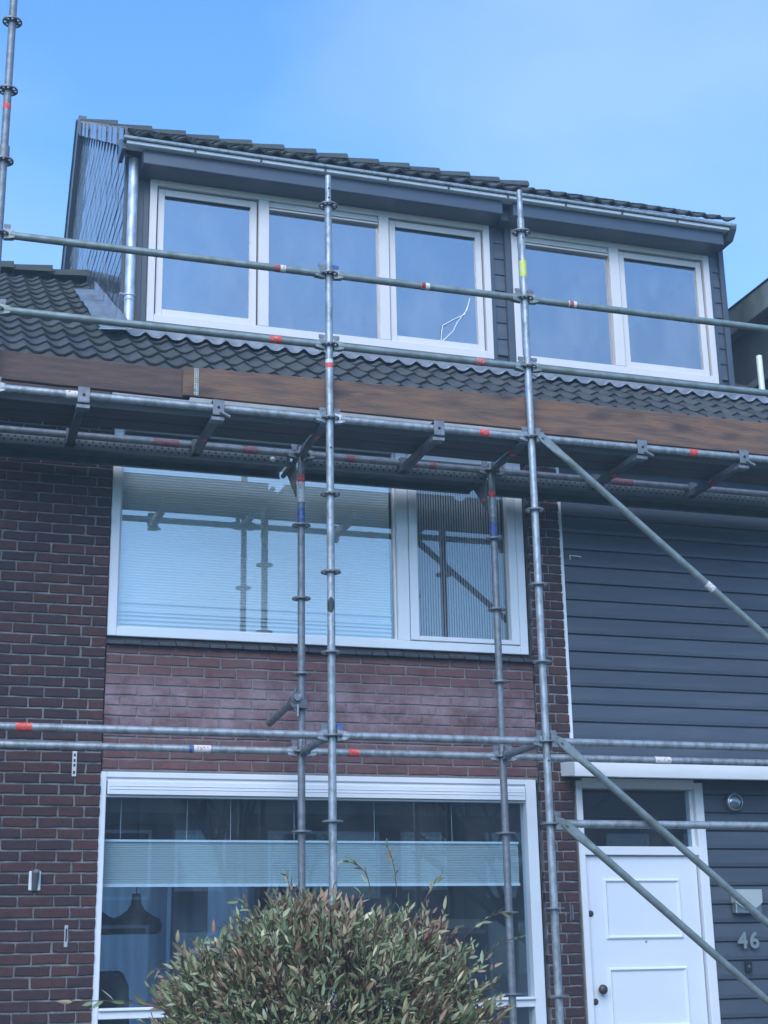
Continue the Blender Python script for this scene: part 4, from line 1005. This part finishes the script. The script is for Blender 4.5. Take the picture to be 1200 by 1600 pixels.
for i in range(2900):
    while True:
        d = Vector((rg_.gauss(0, 1), rg_.gauss(0, 1), rg_.gauss(0, 1)))
        if d.length > .1: d.normalize()
        if d.z > -.35: break
    lump = 1 + .055 * math.sin(7 * d.x + 3 * d.z) + .05 * math.sin(9 * d.y + 5 * d.x + 1) + .03 * math.sin(19 * d.x + 13 * d.z) + rg_.gauss(0, .05)
    rad = lump * (1 if rg_.random() < .62 else rg_.uniform(.68, .98))
    # superellipsoid shoulders
    k_ = (abs(d.x) ** 2.6 + abs(d.y) ** 2.6 + abs(d.z) ** 2.6) ** (-1 / 2.6)
    tip = BC + Vector((d.x * BR.x, d.y * BR.y, d.z * BR.z)) * k_ * rad
    grow = (d + Vector((rg_.uniform(-.45, .45), rg_.uniform(-.45, .45), rg_.uniform(.0, .6)))).normalized()
    L = rg_.uniform(.10, .18); base = tip - grow * L
    twg.tube(base - off, tip - off, .0022, 4, r2=.001, caps=False)
    nl = rg_.randint(7, 10)
    for q in range(nl):
        t = (q + .6) / nl; p = base + grow * L * t
        a = rg_.uniform(0, 6.28); side = orient(grow, rg_).col[0]
        ld = (grow * rg_.uniform(.7, 1.2) + side * rg_.uniform(.35, .9) * (1 if q % 2 else -1) + Vector((0, 0, rg_.uniform(-.1, .5)))).normalized()
        mt = orient(ld, rg_); gi = rg_.randrange(5); sc = rg_.choice((.55, .68, .8, .95, 1.12)) * rg_.uniform(.85, 1.1)
        if rad > .97 and d.y < -.1 and p.z > -1.52 and len(singles) < 250 and rg_.random() < .2:
            singles.append((p, mt, gi, sc)); continue
        fol.add([mt @ (Vector(v) * sc) + p - off for v in LG[gi][0]], LG[gi][1], True)
o = fol.build('foliage', M['leaf'], BU); o['kind'] = 'stuff'
o = twg.build('twigs', M['twig'], BU); o['kind'] = 'stuff'
for p, mt, gi, sc in singles:
    o = link('leaf', LM[gi], BU, p - off); o.rotation_euler = mt.to_euler(); o.scale = (sc, sc, sc)
core = MB()
for i in range(40):
    a = rg_.uniform(0, 6.28); e = rg_.uniform(.1, 1.4); d = Vector((math.cos(a) * math.cos(e), math.sin(a) * math.cos(e), math.sin(e)))
    core.tube((0, 0, .75), Vector((0, 0, 1.0)) + d * .42, .007, 5, r2=.003, caps=False)
core.tube((0, 0, 0), (0, 0, .9), .035, 10, r2=.03)
core.build('branches', M['twig'], BU)
# long shoots standing out of the outline
def shoot(p0, p1, curve, nleaf, sc=1.0):
    p0 = Vector(p0); p1 = Vector(p1); c = (p0 + p1) / 2 + Vector(curve); pts = []
    for k in range(7):
        t = k / 6; pts.append(p0 * (1 - t) ** 2 + c * 2 * t * (1 - t) + p1 * t * t)
    b = MB().path([q - off for q in pts], .0016, 5); s_ = b.build('shoot', M['twig'], BU)
    for q in range(nleaf):
        t = .25 + .75 * q / max(1, nleaf - 1); k = min(5, int(t * 6)); p = pts[k].lerp(pts[k + 1], t * 6 - k); d = (pts[k + 1] - pts[k]).normalized()
        sd = orient(d, rg_).col[0]; ld = (d * .9 + sd * (.55 if q % 2 else -.55)).normalized()
        o = link('leaf', LM[rg_.randrange(5)], s_, p - off); o.rotation_euler = orient(ld, rg_).to_euler(); o.scale = (sc,) * 3
Y = -3.3
shoot((-.70, Y, -1.06), (-.735, Y, -.88), (.02, 0, .03), 9, .8)
shoot((-.80, Y, -1.06), (-.90, Y - .02, -.935), (.06, 0, .05), 8, .85)
shoot((-.60, Y, -1.08), (-.53, Y, -.985), (0, 0, .02), 6, .9)
shoot((-.45, Y, -1.20), (-.28, Y, -1.115), (0, 0, .04), 7, .9)
shoot((-.42, Y, -1.30), (-.24, Y, -1.20), (0, 0, .03), 7, .8)
shoot((-1.50, Y, -1.42), (-1.82, Y, -1.385), (0, 0, .03), 8, 1.15)
shoot((-1.42, Y, -1.32), (-1.55, Y, -1.29), (0, 0, .03), 6, 1)
shoot((-1.2, Y, -1.15), (-1.27, Y, -1.07), (0, 0, .03), 6, 1)
shoot((-1.08, Y, -1.08), (-1.10, Y, -.99), (0, 0, .02), 6, .9)

# ------------------------------------------------------------------ thin scattering volume added to lift the darks, standing in for lens veil
hz = bpy.data.materials.new('veil_volume'); hz.use_nodes = True; hn_ = hz.node_tree.nodes; hn_.remove(hn_['Principled BSDF'])
pv = hn_.new('ShaderNodeVolumePrincipled'); pv.inputs['Color'].default_value = (.68, .88, 1, 1); pv.inputs['Density'].default_value = 0.0048
hz.node_tree.links.new(pv.outputs[0], hn_['Material Output'].inputs['Volume'])
ho = MB().box(-71, 71, -61, 61, GZ - 1.0, 9.2).build('veil_volume', hz); ho['kind'] = 'stuff'
